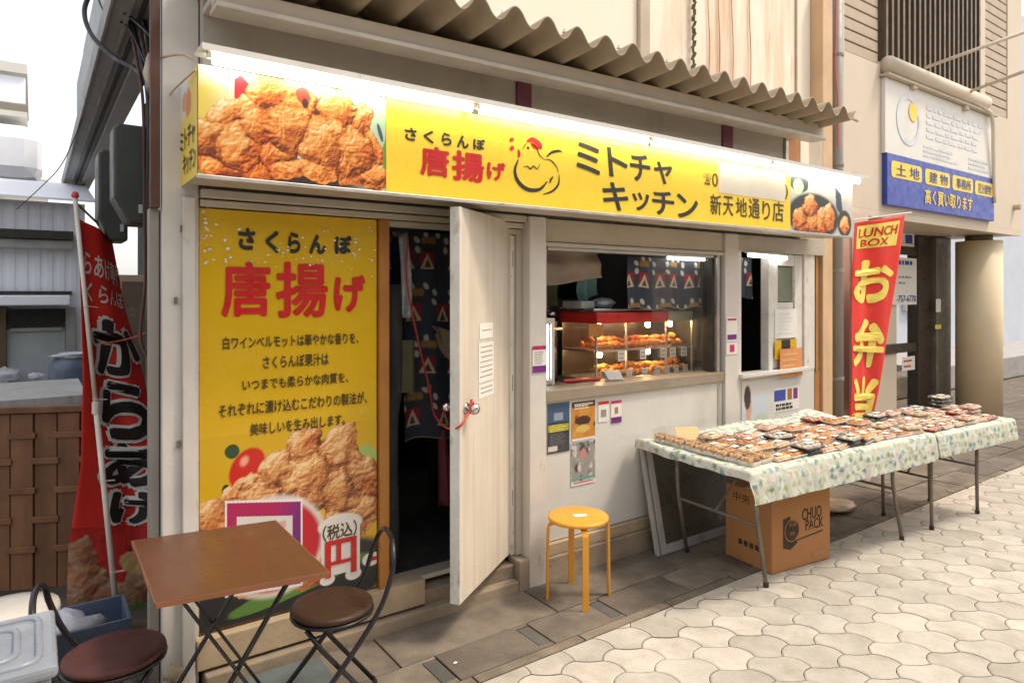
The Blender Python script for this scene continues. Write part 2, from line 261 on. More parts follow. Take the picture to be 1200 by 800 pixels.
# ------------------------------------------------------------ printed pictures as coloured grids
def vnoise(x, y, seed=0):
    r = np.random.RandomState(seed).rand(64, 64); xi = np.floor(x).astype(int); yi = np.floor(y).astype(int); fx = x-xi; fy = y-yi
    fx = fx*fx*(3-2*fx); fy = fy*fy*(3-2*fy); g = lambda a, b: r[b % 64, a % 64]
    return (g(xi, yi)*(1-fx)+g(xi+1, yi)*fx)*(1-fy)+(g(xi, yi+1)*(1-fx)+g(xi+1, yi+1)*fx)*fy
def fbm(x, y, o=5, seed=0):
    s = 0; a = .5
    for k in range(o): s = s+a*vnoise(x*2**k, y*2**k, seed+k); a *= .5
    return s
def sm(a, b, x): t = np.clip((x-a)/(b-a), 0, 1); return t*t*(3-2*t)
class Art:
    """colours over u in 0..w, v in 0..h (v up)"""
    def __init__(s, w, h, nx, ny, col=(1, 1, 1)):
        s.w, s.h, s.nx, s.ny = w, h, nx, ny
        s.U, s.V = np.meshgrid(np.linspace(0, w, nx), np.linspace(0, h, ny)); s.C = np.ones((ny, nx, 3))*np.array(col)
    def put(s, m, col): m = np.clip(m, 0, 1)[..., None]; s.C = s.C*(1-m)+np.array(col)*m; return s
    def rect(s, u0, u1, v0, v1, col, a=1.): return s.put(((s.U >= u0) & (s.U <= u1) & (s.V >= v0) & (s.V <= v1))*a, col)
    def ell(s, cx, cy, rx, ry, col, rot=0., soft=.08, a=1., wob=0., seed=1):
        x, y = s.U-cx, s.V-cy; c, d = math.cos(rot), math.sin(rot); X = (x*c+y*d)/rx; Y = (-x*d+y*c)/ry
        r = np.sqrt(X*X+Y*Y)+(wob*(fbm(s.U/s.w*9, s.V/s.h*9, 3, seed)-.5) if wob else 0); return s.put(sm(1+soft, 1-soft, r)*a, col)
    def poly(s, pts, col, a=1.):
        ins = np.zeros(s.U.shape, bool); n = len(pts)
        for i in range(n):
            (x1, y1), (x2, y2) = pts[i], pts[(i+1) % n]
            if y1 == y2: continue
            c = ((y1 > s.V) != (y2 > s.V)) & (s.U < (x2-x1)*(s.V-y1)/(y2-y1)+x1); ins ^= c
        return s.put(ins*a, col)
    def heap(s, blobs, seed=0, fine=30., pal=None, dark=1.):
        pal = pal or [(.10, .02, .005), (.40, .085, .012), (.74, .25, .04), (.88, .48, .14), (.97, .80, .50)]
        U, V = s.U, s.V; k = fine/s.h; H = np.full(U.shape, -9.); D = np.zeros(U.shape)
        wx, wy = fbm(U*k*.3, V*k*.3, 4, seed+60)-.5, fbm(U*k*.3, V*k*.3, 4, seed+70)-.5
        for i, (cx, cy, rx, ry, rot) in enumerate(blobs):
            x, y = U-cx+wx*s.h*.14, V-cy+wy*s.h*.14; c, d = math.cos(rot), math.sin(rot)
            r = np.sqrt(((x*c+y*d)/rx)**2+((-x*d+y*c)/ry)**2)+.6*(fbm(U*k*.22+i*7.3, V*k*.22, 5, seed+i)-.5)
            h = np.where(r < 1, np.sqrt(np.clip(1-r*r, 0, 1))*min(rx, ry)*1.15+.012*i*s.h, -9)
            b = h > H; H = np.where(b, h, H); D = np.where(b, rng.rand(), D)
        inside = H > -5; H0 = np.where(inside, H, -.05*s.h)
        def blur(a, n):
            for ax in (0, 1):
                p = np.pad(a, [(n, n) if q == ax else (0, 0) for q in (0, 1)], 'edge'); c = np.cumsum(p, ax); c = np.insert(c, 0, 0, ax)
                a = (np.take(c, range(2*n+1, c.shape[ax]), ax)-np.take(c, range(0, c.shape[ax]-2*n-1), ax))/(2*n+1)
            return a
        m_ = max(int(s.ny*.045), 2); ao = np.clip((H0-blur(blur(H0, m_), m_))/(.05*s.h), -1, 1)
        bil = lambda f, o, sd: sum(.5**j*np.abs(2*vnoise(U*f*2**j+wx*3, V*f*2**j+wy*3, sd+j)-1) for j in range(o))
        t = bil(k*.55, 4, seed+40); t2 = fbm(U*k*.3, V*k*.3, 3, seed+50); t3 = fbm(U*k*2.2, V*k*2.2, 3, seed+80)
        gr = lambda a: np.gradient(a, s.h/s.ny, s.w/s.nx)
        gy, gx = gr(blur(H0, 1)+.05*s.h*(t2-.5)); n1 = 1/np.sqrt(1+gx*gx+gy*gy); l1 = np.clip((gx*.35-gy*.60+.62)*n1, 0, 1.3)
        fy, fx = gr(.035*s.h*t+.012*s.h*t3); l2 = (fx*.3-fy*.5)
        q = np.clip(.12+l1*.62+np.clip(l2, -.5, .5)*.42+.26*ao+.14*(D-.5)+.25*(t2-.5), 0, .999)*(len(pal)-1); i0 = q.astype(int); f = (q-i0)[..., None]; P = np.array(pal)
        c = P[i0]*(1-f)+P[np.minimum(i0+1, len(pal)-1)]*f
        rd = sm(.50, .62, fbm(U*k*.25+5, V*k*.25, 3, seed+90))[..., None]*.6; c = c*(1-rd)+c*np.array((1., .58, .32))*rd
        s.C = np.where(inside[..., None], c*dark, s.C); return s
    def build(s, name, fn, parent, mtl=None, norm=True):
        o = org(parent); a = (1/s.w, 1/s.h) if norm else (1, 1)
        me = bpy.data.meshes.new(name); V = [tuple(fn(u*a[0], v*a[1])-o) for u, v in zip(s.U.ravel(), s.V.ravel())]; nx, ny = s.nx, s.ny
        me.from_pydata(V, [], [(j*nx+i, j*nx+i+1, (j+1)*nx+i+1, (j+1)*nx+i) for j in range(ny-1) for i in range(nx-1)])
        at = me.color_attributes.new('print', 'FLOAT_COLOR', 'POINT'); c = np.ones((nx*ny, 4), 'f'); c[:, :3] = np.clip(s.C.reshape(-1, 3), 0, 1); at.data.foreach_set('color', c.ravel())
        me.materials.append(mtl or M['print']); return link(name, me, parent)
def rectfn(x0, x1, z0, z1, Y): return lambda u, v: Vector((x0+(x1-x0)*u, Y, z0+(z1-z0)*v))
# ------------------------------------------------------------ ground, street, pavement
g = struct(MB().add([(-60, -60, -.06), (80, -60, -.06), (80, 80, -.06), (-60, 80, -.06)], [(0, 1, 2, 3)]).build('ground', M['alley'], solid=0))
street = struct(MB().box(-6, 40, -12, 2.40, -.05, -.012).build('street', M['mortar']))
LA, LB = np.array((.1265, -.1965)), np.array((.2215, -.0285)); L0 = np.array((2.906, 1.696))
def cellpoly(k=7):      # six-cornered block; opposite edges are the same curve shifted, so neighbours interlock
    u = np.array((.108, -.072)); v = LA-u; w = u-LB; A = -(u+v+w)/2
    def curve(p, d, amp): n = np.array((d[1], -d[0]))/np.linalg.norm(d); return [p+d*t+n*amp*4*t*(1-t) for t in np.arange(k)/k]
    B, C, D = A+u, A+u+v, A+u+v+w; F_, E_ = A+w, A+w+v
    c1, c2, c3 = curve(A, u, .009), curve(B, v, -.021), curve(C, w, .019)      # sign chosen by the photograph: hollow, full, hollow
    o1 = [E_+(p-A) for p in c1+[B]][::-1][:-1]; o2 = [F_+(p-B) for p in c2+[C]][::-1][:-1]; o3 = [A+(p-C)+w*0-(w*0) for p in []]
    o3 = [F_+(p-D) for p in c3+[D]][::-1][:-1]
    return np.array(c1+c2+c3+o1+o2+o3)
CP = cellpoly()
def inset(P, g):
    n = len(P); o = []
    for i in range(n):
        e = P[(i+1) % n]-P[i-1]; m = np.array((-e[1], e[0])); m /= np.linalg.norm(m)+1e-9; o.append(P[i]+m*g)
    return np.array(o)
area = .5*sum(CP[i][0]*CP[(i+1) % len(CP)][1]-CP[(i+1) % len(CP)][0]*CP[i][1] for i in range(len(CP)))
if area < 0: CP = CP[::-1]
P1 = inset(CP, .0024); P2 = inset(CP, .0095)
def clipy(P, y0):
    o = []
    for i in range(len(P)):
        a, b = P[i], P[(i+1) % len(P)]
        if a[1] <= y0: o.append(a)
        if (a[1] <= y0) != (b[1] <= y0): t = (y0-a[1])/(b[1]-a[1]); o.append(a+(b-a)*t)
    return o
def paver_mesh(mb, P1, P2, c, dz=0.):
    n = len(P1); mb.add([(c[0]+p[0], c[1]+p[1], -.0115+dz) for p in P1]+[(c[0]+p[0], c[1]+p[1], -.003+dz) for p in P1]+[(c[0]+p[0], c[1]+p[1], dz) for p in P2],
        [(i, (i+1) % n, n+(i+1) % n, n+i) for i in range(n)]+[(n+i, n+(i+1) % n, 2*n+(i+1) % n, 2*n+i) for i in range(n)]+[tuple(range(2*n, 3*n))]); return mb
cells = []
for i in range(-60, 61):
    for j in range(-40, 160):
        c = L0+LA*i+LB*j
        if not (-1.5 < c[0] < 30 and -3.5 < c[1] < 2.52): continue
        d = c[0]*sn+c[1]*cs; l = c[0]*cs-c[1]*sn
        vis = d > .5 and -640 < FOC*l/d < 640 and CY+FOC*CH/d < 830
        if d > 16 and not vis: continue
        cells.append((0 if vis else 1, d, c))
cells.sort(key=lambda t: (t[0], t[1])); proto = None; far = MB(); nt_ = 0
EDGE = 2.392
for vis, d, c in cells:
    cut = c[1]+P1[:, 1].max() > EDGE
    if cut:
        q = clipy(P1+c, EDGE); q2 = clipy(P2+c, EDGE-.004)
        if len(q) < 5: continue
        q = [p-c for p in q]
    if vis == 0 and nt_ < 290:
        nt_ += 1; dz = rng.uniform(-.0012, .0012)
        if cut:
            mb = MB().prism(q, -.0115, -.001); o = mb.build('paver', M['paver'], street); o.location = (c[0], c[1], dz)
        else:
            if proto is None: proto = paver_mesh(MB(), P1, P2, (0, 0)).build('paver', M['paver'], street); o = proto
            else: o = proto.copy(); COL.objects.link(o)
            o.location = (c[0], c[1], dz)
    elif cut: far.prism([p+c for p in q], -.0115, -.001)
    else: paver_mesh(far, P1, P2, c, rng.uniform(-.001, .001))
stuff(far.build('paving_blocks', M['paver'], street))
pav = struct(MB().box(-6, 40, 2.40, 3.9, -.05, -.014).build('pavement', M['mortar']))
pav2 = struct(MB().box(5.45, 40, 3.9, 9, -.05, -.01).build('arcade_floor', M['slab']))
x = -.2
while x < 12:                                                   # drain kerb between slabs and street
    L = rng.uniform(.55, .62); z = rng.uniform(-.004, .004)
    MB().box(x, x+L-.008, 2.398, 2.452, -.03, z+.004).build('kerb_stone', M['kerb'], pav, bevel=.004); x += L
xs_ = [-.5, .0, .5, 1.0, 1.485, 2.005, 2.475, 2.975, 3.47, 3.96, 4.46, 4.95, 5.45, 5.95, 6.5, 7.0, 7.5, 8.0]
for i in range(len(xs_)-1):
    a, b = xs_[i]+.004, xs_[i+1]-.004; z = rng.uniform(-.003, .003)
    ins = i in (3, 4, 5, 9)
    if ins:                                                     # dark strip let in beside this slab
        MB().box(b-.068, b, 2.49, 2.665, -.03, z-.003).build('dark_strip', M['darkslab'], pav, bevel=.002)
        MB().prism([(a, 2.458), (b, 2.458), (b, 2.484), (b-.074, 2.484), (b-.074, 2.67), (b, 2.672), (b, 2.69), (a, 2.69)], -.03, z).build('paving_slab', M['slab'], pav, bevel=.003)
    else: MB().box(a, b, 2.458, 2.69, -.03, z).build('paving_slab', M['slab'], pav, bevel=.003)
    if xs_[i] >= 1.4 and xs_[i] < 1.9:                          # small anti-slip studs of the worn slab
        sb = MB()
        for u in np.arange(a+.02, b-.09, .016):
            for v in np.arange(2.475, 2.68, .016):
                uu, vv = u+rng.uniform(-.003, .003), v+rng.uniform(-.003, .003)
                sb.add([(uu-.005, vv, z), (uu, vv-.005, z), (uu+.005, vv, z), (uu, vv+.005, z), (uu, vv, z+.0035)], [(0, 1, 4), (1, 2, 4), (2, 3, 4), (3, 0, 4)])
        stuff(sb.build('anti_slip_studs', M['slab'], pav))
ys = [2.698, 3.3, 3.9]
for r_ in range(2):
    x = -.6 if r_ == 0 else 5.5
    while x < 11:
        L = rng.uniform(.72, .98); z = rng.uniform(-.004, .003)+.002
        MB().box(x+.004, x+L-.004, ys[r_], ys[r_+1]-.01, -.03, z).build('paving_slab', M['slab'], pav, bevel=.004); x += L
# ------------------------------------------------------------ the shop
shop = thing('shop_building', 'small takeaway shop with beige boarded front, open door and serving window under yellow signboard', 'shop', (.5, 3.1, 0))
def part(name, m, b, parent=None, bevel=.0, **k): return MB().box(*b).build(name, M[m], parent or shop, bevel=bevel, **k)
part('post', 'post', (.427, .565, 3.06, 3.2, -.02, 4.2), bevel=.004)
part('post', 'post', (.50, .548, 3.035, 3.057, .02, 2.05), bevel=.003)
part('post', 'post', (2.263, 2.379, 3.0, 3.12, -.01, 2.085), bevel=.004)
part('channel', 'pipe', (.385, .422, 3.10, 3.16, 0, 2.0), bevel=.003)
part('post', 'post', (4.045, 4.20, 3.03, 3.12, .0, 2.085), bevel=.004)
part('tan_post', 'tanpost', (5.385, 5.535, 3.06, 3.2, -.01, 4.2), bevel=.004)
part('wall_corner', 'peel', (5.10, 5.25, 3.055, 3.12, 1.03, 2.085), bevel=.003)
part('rubber_seal', 'dark', (5.255, 5.285, 3.075, 3.12, .6, 2.085))
part('orange_strip', 'orangewood', (5.30, 5.34, 3.075, 3.12, 1.0, 2.085))
part('orange_board', 'orangewood', (5.255, 5.38, 3.08, 3.12, .2, 1.0), bevel=.002)
# header over poster and door: stacked mouldings
part('header', 'trim', (.568, 2.26, 3.02, 3.10, 2.052, 2.088), bevel=.003)
part('header', 'trim', (.568, 2.26, 3.045, 3.10, 2.018, 2.046), bevel=.003)
part('header', 'trim', (1.44, 2.26, 3.075, 3.12, 1.985, 2.014), bevel=.003)
part('header', 'beige', (2.382, 4.04, 3.05, 3.12, 1.952, 2.085), bevel=.002)
part('header', 'trim', (2.382, 4.04, 3.035, 3.10, 1.925, 1.948), bevel=.003)
part('header', 'trim', (4.203, 5.38, 3.04, 3.10, 1.965, 2.085), bevel=.003)
part('header', 'upper', (.568, 5.0, 3.10, 3.16, 2.09, 2.5))
# poster bay, threshold, concrete foot
part('backing_board', 'beige', (.566, 1.375, 3.095, 3.14, .2, 2.015))
part('door_jamb', 'orangewood', (1.38, 1.432, 3.05, 3.18, .19, 2.015), bevel=.003)
part('door_jamb', 'peel', (2.192, 2.222, 3.09, 3.17, .17, 1.98), bevel=.002)
part('door_jamb', 'trim', (2.224, 2.261, 3.07, 3.17, .17, 2.01), bevel=.003)
part('sill', 'sill', (.552, 1.62, 3.03, 3.15, .075, .20), bevel=.004)
part('sill', 'concrete', (1.622, 2.19, 3.05, 3.22, .04, .135), bevel=.006)
part('threshold', 'trim', (1.434, 2.19, 3.10, 3.2, .165, .19), bevel=.003)
part('foot', 'concrete', (.58, 2.19, 3.0, 3.3, -.02, .06), bevel=.008)
part('foot', 'concrete', (2.195, 2.262, 3.0, 3.12, -.02, .165), bevel=.01)
part('foot', 'concrete', (2.382, 5.38, 3.01, 3.12, -.02, .13), bevel=.008)
part('foot', 'sill', (2.382, 5.38, 3.03, 3.12, .132, .20), bevel=.004)
part('wall_panel', 'white', (2.382, 4.04, 3.055, 3.10, .205, 1.02), bevel=.002)
part('wall_panel', 'white', (4.203, 5.25, 3.06, 3.10, .205, 1.03), bevel=.002)
part('upper_wall', 'upper', (.568, 2.165, 3.0, 3.06, 2.3, 3.0), bevel=.002)
part('upper_wall', 'upper', (2.268, 3.96, 3.0, 3.06, 2.3, 3.0), bevel=.002)
part('upper_wall', 'upper', (4.075, 4.715, 3.0, 3.06, 2.3, 3.0), bevel=.002)
part('batten', 'purple', (2.168, 2.265, 2.985, 3.05, 2.4, 3.0), bevel=.002); part('batten', 'purple', (3.963, 4.072, 2.985, 3.05, 2.4, 3.0), bevel=.002)
part('metal_channel', 'alu', (4.72, 4.755, 2.98, 3.05, 2.3, 2.93), bevel=.002)
part('orange_board', 'orangewood', (4.79, 4.99, 3.03, 3.08, 2.3, 2.95))
part('corner_board', 'cream', (5.0, 5.12, 3.03, 3.1, 2.09, 3.0), bevel=.002); part('corner_board', 'beige', (5.12, 5.38, 3.06, 3.1, 2.09, 3.0))
# side wall along the alley, side eave
part('side_wall', 'brownwall', (.62, .66, 3.22, 5.3, 0, 2.95))
for k in range(9): part('side_board', 'brownwall', (.606, .618, 3.22+k*.12, 3.33+k*.12, .05, 2.2), bevel=.002)
part('side_wall_upper', 'soffit', (.46, .56, 3.22, 10.5, 2.95, 4.4))
ev = MB().box(.285, .30, 3.2, 10.3, 2.98, 3.10); part('eave', 'soffit', (.30, .458, 3.2, 10.3, 3.0, 3.02)); ev.build('eave_board', M['ledge'], shop, bevel=.004)
part('eave_strip', 'dark', (.41, .425, 3.2, 10.3, 2.97, 2.998)); part('eave_strip', 'ledge', (.36, .375, 3.2, 10.3, 2.975, 2.998))
# upper storey: pale sheets stretched between battens
for x0, x1 in ((.568, 1.84), (1.86, 3.29), (3.385, 5.15), (5.17, 5.38)):
    part('upper_sheet', 'creamstain' if x0 == 3.385 else 'cream', (x0, x1, 3.17, 3.2, 2.95, 5.2), bevel=.003)
part('upper_batten', 'trim', (1.843, 1.857, 3.155, 3.2, 2.95, 5.2)); part('upper_batten', 'brass', (3.293, 3.382, 3.14, 3.2, 2.95, 5.2)); part('upper_batten', 'brass', (5.153, 5.167, 3.155, 3.2, 2.95, 5.2))
for k, xx in enumerate((4.02, 4.14, 4.30, 4.52)): MB().tube(arc([(xx, 3.16, 3.1), (xx+.01, 3.158, 3.5), (xx-.01, 3.16, 3.9), (xx, 3.16, 4.6)], 4), .004, 5).build('rusty_wire', M['rust'], shop)
ch = MB()
for k in range(46): z = 3.12+k*.028; ch.tube([(3.83+.012*math.sin(k*2.4)+.03*(k/46), 3.15, z), (3.83+.012*math.sin(k*2.4+1.5)+.03*(k/46), 3.14, z+.028)], .009+.005*((k*7) % 3)/2, 5)
stuff(ch.build('dead_vine', M['khaki'], shop))
part('upper_rail', 'cream', (.6, 5.35, 3.12, 3.165, 3.0, 3.035), bevel=.006)
# fascia beam and gutter lip
def beam(x0, x1, y0, y1, za0, za1, zb0, zb1, name, m):
    return MB().hexa([(x0, y0, za0), (x1, y0, zb0), (x1, y1, zb0), (x0, y1, za0), (x0, y0, za1), (x1, y0, zb1), (x1, y1, zb1), (x0, y1, za1)]).build(name, M[m], shop, bevel=.004)
beam(.568, 4.86, 2.76, 2.84, 2.775, 2.835, 2.835, 2.925, 'fascia_beam', 'beige'); beam(.568, 4.86, 2.735, 2.86, 2.748, 2.772, 2.805, 2.832, 'fascia_beam', 'trim')
beam(.568, 4.84, 2.86, 3.0, 2.80, 2.83, 2.85, 2.88, 'soffit_board', 'beige')
def corr(u, v):
    x = .50+u*(4.90-.50); y = 2.53+v*.62; ph = (x-2.405)/.19275
    w = math.cos(2*math.pi*ph); w = math.copysign(abs(w)**.85, w)
    sag = .006*math.sin(x*1.7)
    return (x, y+.004*math.sin(x*9), 2.943+.041*w-v*.03+sag)
MB().grid(corr, 300, 3).build('corrugated_awning', M['sheet'], shop, solid=.007, smooth=True)
for k in range(0, 23, 2):
    x = 2.405+.19275*(k-9)
    if .55 < x < 4.85: MB().lathe([(.011, 0), (.011, .006), (.004, .008), (.004, .02)], (x, 2.64, 2.985), 8).build('roof_screw', M['alu'], shop)
MB().tube([(4.95, 2.6, 2.96), (5.05, 2.6, 2.95)], .012, 8).build('end_pipe', M['brass'], shop)
# interior shell
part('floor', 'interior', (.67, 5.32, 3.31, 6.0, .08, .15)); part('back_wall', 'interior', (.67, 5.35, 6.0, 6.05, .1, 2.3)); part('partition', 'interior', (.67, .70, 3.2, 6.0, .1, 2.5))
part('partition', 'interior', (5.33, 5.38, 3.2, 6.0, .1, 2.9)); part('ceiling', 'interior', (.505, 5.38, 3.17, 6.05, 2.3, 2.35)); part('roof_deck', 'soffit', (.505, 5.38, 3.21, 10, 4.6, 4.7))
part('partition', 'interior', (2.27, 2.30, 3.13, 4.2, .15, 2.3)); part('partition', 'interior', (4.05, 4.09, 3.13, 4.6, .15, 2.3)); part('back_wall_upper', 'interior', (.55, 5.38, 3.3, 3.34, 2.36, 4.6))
# serving window
win = part('window_frame', 'alu', (2.40, 2.43, 3.06, 3.14, 1.09, 1.925)); 
def sub(name, m, b, p, **k): return MB().box(*b).build(name, M[m], p, **k)
sub('sill', 'counter', (2.40, 4.03, 3.03, 3.2, 1.022, 1.088), win, bevel=.004); sub('frame', 'dark', (3.955, 3.98, 3.08, 3.14, 1.09, 1.925), win)
sub('frame', 'alu', (3.983, 4.008, 3.05, 3.14, .4, 1.925), win, bevel=.003); sub('frame', 'dark', (4.01, 4.035, 3.07, 3.14, .3, 1.925), win); sub('frame', 'alu', (2.44, 3.95, 3.06, 3.14, 1.905, 1.923), win)
sub('pane', 'glass', (3.38, 3.95, 3.115, 3.12, 1.09, 1.90), win); sub('frame', 'alu', (3.35, 3.378, 3.10, 3.13, 1.09, 1.90), win) if 0 else None
# second window with its half-open leaf
w2 = part('window_frame', 'peel', (4.205, 4.25, 3.045, 3.12, 1.035, 1.96)); sub('frame', 'peel', (4.60, 4.655, 3.05, 3.12, 1.035, 1.96), w2, bevel=.002); sub('sill', 'white', (4.205, 5.09, 3.0, 3.12, 1.032, 1.06), w2, bevel=.003)
sub('leaf', 'peel', (4.66, 4.75, 3.07, 3.11, 1.065, 1.96), w2, bevel=.002); sub('leaf', 'peel', (4.985, 5.095, 3.07, 3.11, 1.065, 1.96), w2, bevel=.002)
sub('leaf', 'white', (4.755, 4.98, 3.08, 3.11, 1.065, 1.58), w2, bevel=.002); sub('leaf', 'white', (4.755, 4.98, 3.07, 3.11, 1.87, 1.96), w2, bevel=.002); sub('pane', 'greenbox', (4.755, 4.98, 3.09, 3.10, 1.585, 1.865), w2)
# open door
hp, fp = Vector((2.205, 3.10, 0)), Vector((1.632, 2.712, 0)); dd = (fp-hp).normalized(); nn = Vector((-dd.y, dd.x, 0))
if nn.dot(Vector((-1, 1, 0))) < 0: nn = -nn
Wd = (fp-hp).length; off = nn*.052
def slabp(a, b, z0, z1, t0, t1): p = [hp+dd*a+nn*t0, hp+dd*b+nn*t0, hp+dd*b+nn*t1, hp+dd*a+nn*t1]; return MB().hexa([q+Vector((0, 0, z0)) for q in p]+[q+Vector((0, 0, z1)) for q in p])
door = slabp(0, Wd-.006, .185, 2.06, 0, .05).build('door', M['door'], shop, bevel=.002)
slabp(Wd-.0055, Wd, .185, 2.06, .0, .05).build('edge_strip', M['peel'], door)
def knob(side):
    p = hp+dd*(Wd-.07)+Vector((0, 0, 1.10)); q = -nn if side < 0 else nn; b = p+(nn*.05 if side > 0 else Vector((0, 0, 0)))
    MB().tube([b, b+q*.006], .028, 14).tube([b+q*.006, b+q*.035], .010, 10).tube([b+q*.03, b+q*.04, b+q*.06, b+q*.068], [.012, .024, .026, .016], 14).build('handle', M['chrome'], door, smooth=True)
knob(-1); knob(1)
for z in (.45, 1.1, 1.8): MB().tube([hp+Vector((.004, -.004, z)), hp+Vector((.004, -.004, z+.09))], .007, 8).build('hinge', M['steel'], door)
# downpipe with brackets
dp = tag(MB().tube([(5.675, 3.10, 0), (5.675, 3.10, 5.2)], .052, 16).build('drainpipe', M['pipe'], smooth=True), 'tall grey downpipe running up between the shop and the neighbouring building', 'drainpipe')
for z in (.9, 1.83, 2.75, 3.7): MB().lathe([(.056, 0), (.058, .004), (.058, .026), (.056, .03)], (5.675, 3.10, z), 16).box(5.60, 5.75, 3.14, 3.2, z, z+.03).build('bracket', M['pipe'], dp)
tag(MB().tube(arc([(5.60, 3.05, 2.9), (5.58, 3.04, 3.3), (5.56, 3.05, 3.6), (5.59, 3.06, 4.2), (5.58, 3.06, 5.0)], 6), .006, 6).build('cable', M['rope']), 'thin faded pink cable running beside the top of the grey downpipe', 'cable')
# ------------------------------------------------------------ signboard
SY, sz0, sz1 = 2.72, 2.093, 2.508
sx0, sxa, sxb, sx1 = .50, atY(452, 122, SY).x, atY(926, 205, SY).x, atY(999, 215, SY).x
sign = thing('signboard', 'long yellow signboard with fried chicken photos and red and black lettering over the shopfront', 'sign', (sx0, 3.0, sz0))
sign['face'] = SY-.001
MB().box(sx0, sx1, SY+.004, 2.97, sz0, sz1-.006).build('casing', M['trim'], sign, bevel=.002)
MB().box(sx0-.004, sx1+.004, SY-.006, SY+.01, sz0-.012, sz0+.004).build('frame', M['alu'], sign, bevel=.002)
MB().box(sxa+.002, sxb, SY-.001, SY+.003, sz0+.005, sz1).build('yellow_panel', M['yellow'], sign)
def chick(w, h, nx, ny):
    A = Art(w, h, nx, ny, (.55, .62, .55))
    A.put(sm(.25*w, .0, A.U), (.80, .62, .10)); A.put(sm(.35*w, .05*w, A.U)*sm(.4*h, 0, A.V), (.20, .35, .05)); A.put(sm(.75*h, h, A.V)*.8, (.8, .84, .86))
    A.put(sm(.8*w, w, A.U)*.7, (.35, .55, .30)); A.ell(.97*w, .2*h, .03*w, .5*h, (.12, .32, .05), rot=-.25); A.ell(.965*w, .62*h, .012*w, .1*h, (.05, .08, .12), rot=.3)
    A.poly([(.17*w, .92*h), (.2*w, .97*h), (.24*w, .9*h), (.265*w, .95*h), (.25*w, .8*h), (.235*w, .64*h), (.17*w, .74*h)], (.60, .02, .03))
    A.ell(.5*w, .08*h, .42*w, .14*h, (.035, .025, .02), soft=.3)
    A.heap([(.10*w, .10*h, .12*w, .16*h, .0), (.30*w, .08*h, .14*w, .14*h, .2), (.12*w, .55*h, .11*w, .16*h, .5), (.23*w, .62*h, .10*w, .18*h, .5), (.36*w, .80*h, .15*w, .20*h, .2), (.50*w, .74*h, .13*w, .22*h, -.6), (.82*w, .62*h, .09*w, .28*h, -.4), (.70*w, .76*h, .14*w, .22*h, -.2), (.90*w, .42*h, .08*w, .22*h, .3), (.05*w, .34*h, .10*w, .18*h, 0), (.20*w, .30*h, .13*w, .20*h, .2), (.38*w, .30*h, .12*w, .18*h, .3),
            (.92*w, .14*h, .10*w, .15*h, .2), (.76*w, .16*h, .12*w, .14*h, -.2), (.44*w, .12*h, .10*w, .12*h, .2), (.28*w, .50*h, .10*w, .20*h, .8), (.43*w, .52*h, .16*w, .26*h, .6), (.62*w, .44*h, .17*w, .28*h, -.5), (.78*w, .38*h, .12*w, .26*h, .2), (.62*w, .18*h, .12*w, .17*h, 0)], seed=3, fine=20)
    A.ell(.52*w, .86*h, .035*w, .1*h, (.45, .05, .02), rot=.3, wob=.6); A.ell(.53*w, .80*h, .018*w, .05*h, (.05, .02, .02), wob=.5)
    return A
chick(sxa-sx0, .415, 330, 170).build('photo_panel', rectfn(sx0, sxa, sz0+.004, sz1, SY), sign)
def chick2(w, h):
    A = Art(w, h, 150, 110, (.50, .50, .46)); A.put(sm(.45*h, .9*h, A.V), (.72, .70, .62)); A.ell(.36*w, .28*h, .40*w, .42*h, (.03, .035, .035)); A.ell(.14*w, .84*h, .13*w, .16*h, (.03, .07, .05), wob=.5); A.ell(.12*w, .78*h, .07*w, .12*h, (.75, .75, .45), wob=.5)
    A.heap([(.15*w, .22*h, .11*w, .22*h, .5), (.30*w, .45*h, .12*w, .2*h, -.3), (.46*w, .2*h, .12*w, .2*h, .8), (.34*w, .16*h, .12*w, .18*h, 0), (.60*w, .30*h, .10*w, .26*h, -.2), (.2*w, .1*h, .12*w, .12*h, 0)], 9, 20)
    A.poly([(.72*w, .5*h), (.84*w, .3*h), (.80*w, .75*h), (.70*w, .9*h)], (.05, .07, .10)); A.ell(.86*w, .22*h, .12*w, .25*h, (.04, .04, .03)); A.heap([(.86*w, .2*h, .08*w, .16*h, .2)], 5, 20)
    return A
chick2(sx1-sxb, .415).build('photo_panel', rectfn(sxb+.002, sx1, sz0+.004, sz1, SY), sign)
# side face
SA = Art(.38, .415, 60, 60, (.80, .56, .03)); SA.put(sm(.22, .34, SA.V)*sm(.30, .1, SA.U), (.75, .78, .78)); SA.ell(.2, .31, .06, .05, (.65, .22, .08), wob=.8); SA.ell(.12, .33, .05, .04, (.7, .35, .12), wob=.8)
SA.build('side_panel', lambda u, v: Vector((sx0-.003, 3.10-.38*u, sz0+.415*v)), sign)
sf = lambda u, v: Vector((sx0-.006, 3.10-u, sz0+v))
lettering(sign, M['ink'], [('ミトチャ', (.04, .34, .13, .22), .02), ('キッチン', (.10, .36, .03, .12), .02)], sf, 'side_lettering')
pf = planeY(SY-.001)
def pb(x0, y0, x1, y1):   # pixel rectangle on the sign face -> metres
    a, b = atY(x0, y0, SY), atY(x1, y1, SY); return (a.x, b.x, b.z, a.z)
def sg(s, px0, px1, ytop, ybot, **k):  # lettering between two columns, height measured at the middle
    pm = (px0+px1)/2; a, b = atY(px0, 0, SY).x, atY(px1, 0, SY).x; return (s, (a, b, atY(pm, ybot, SY).z, atY(pm, ytop, SY).z), k.get('bold', 0.), k.get('slant', 0.))
hira = [(c, p0, p1, t, b) for c, p0, p1, t, b in (('さ', 474, 488, 150, 165), ('く', 496, 508, 153, 168), ('ら', 517, 529, 156, 171), ('ん', 535, 549, 159, 174), ('ぼ', 554, 568, 163, 176))]
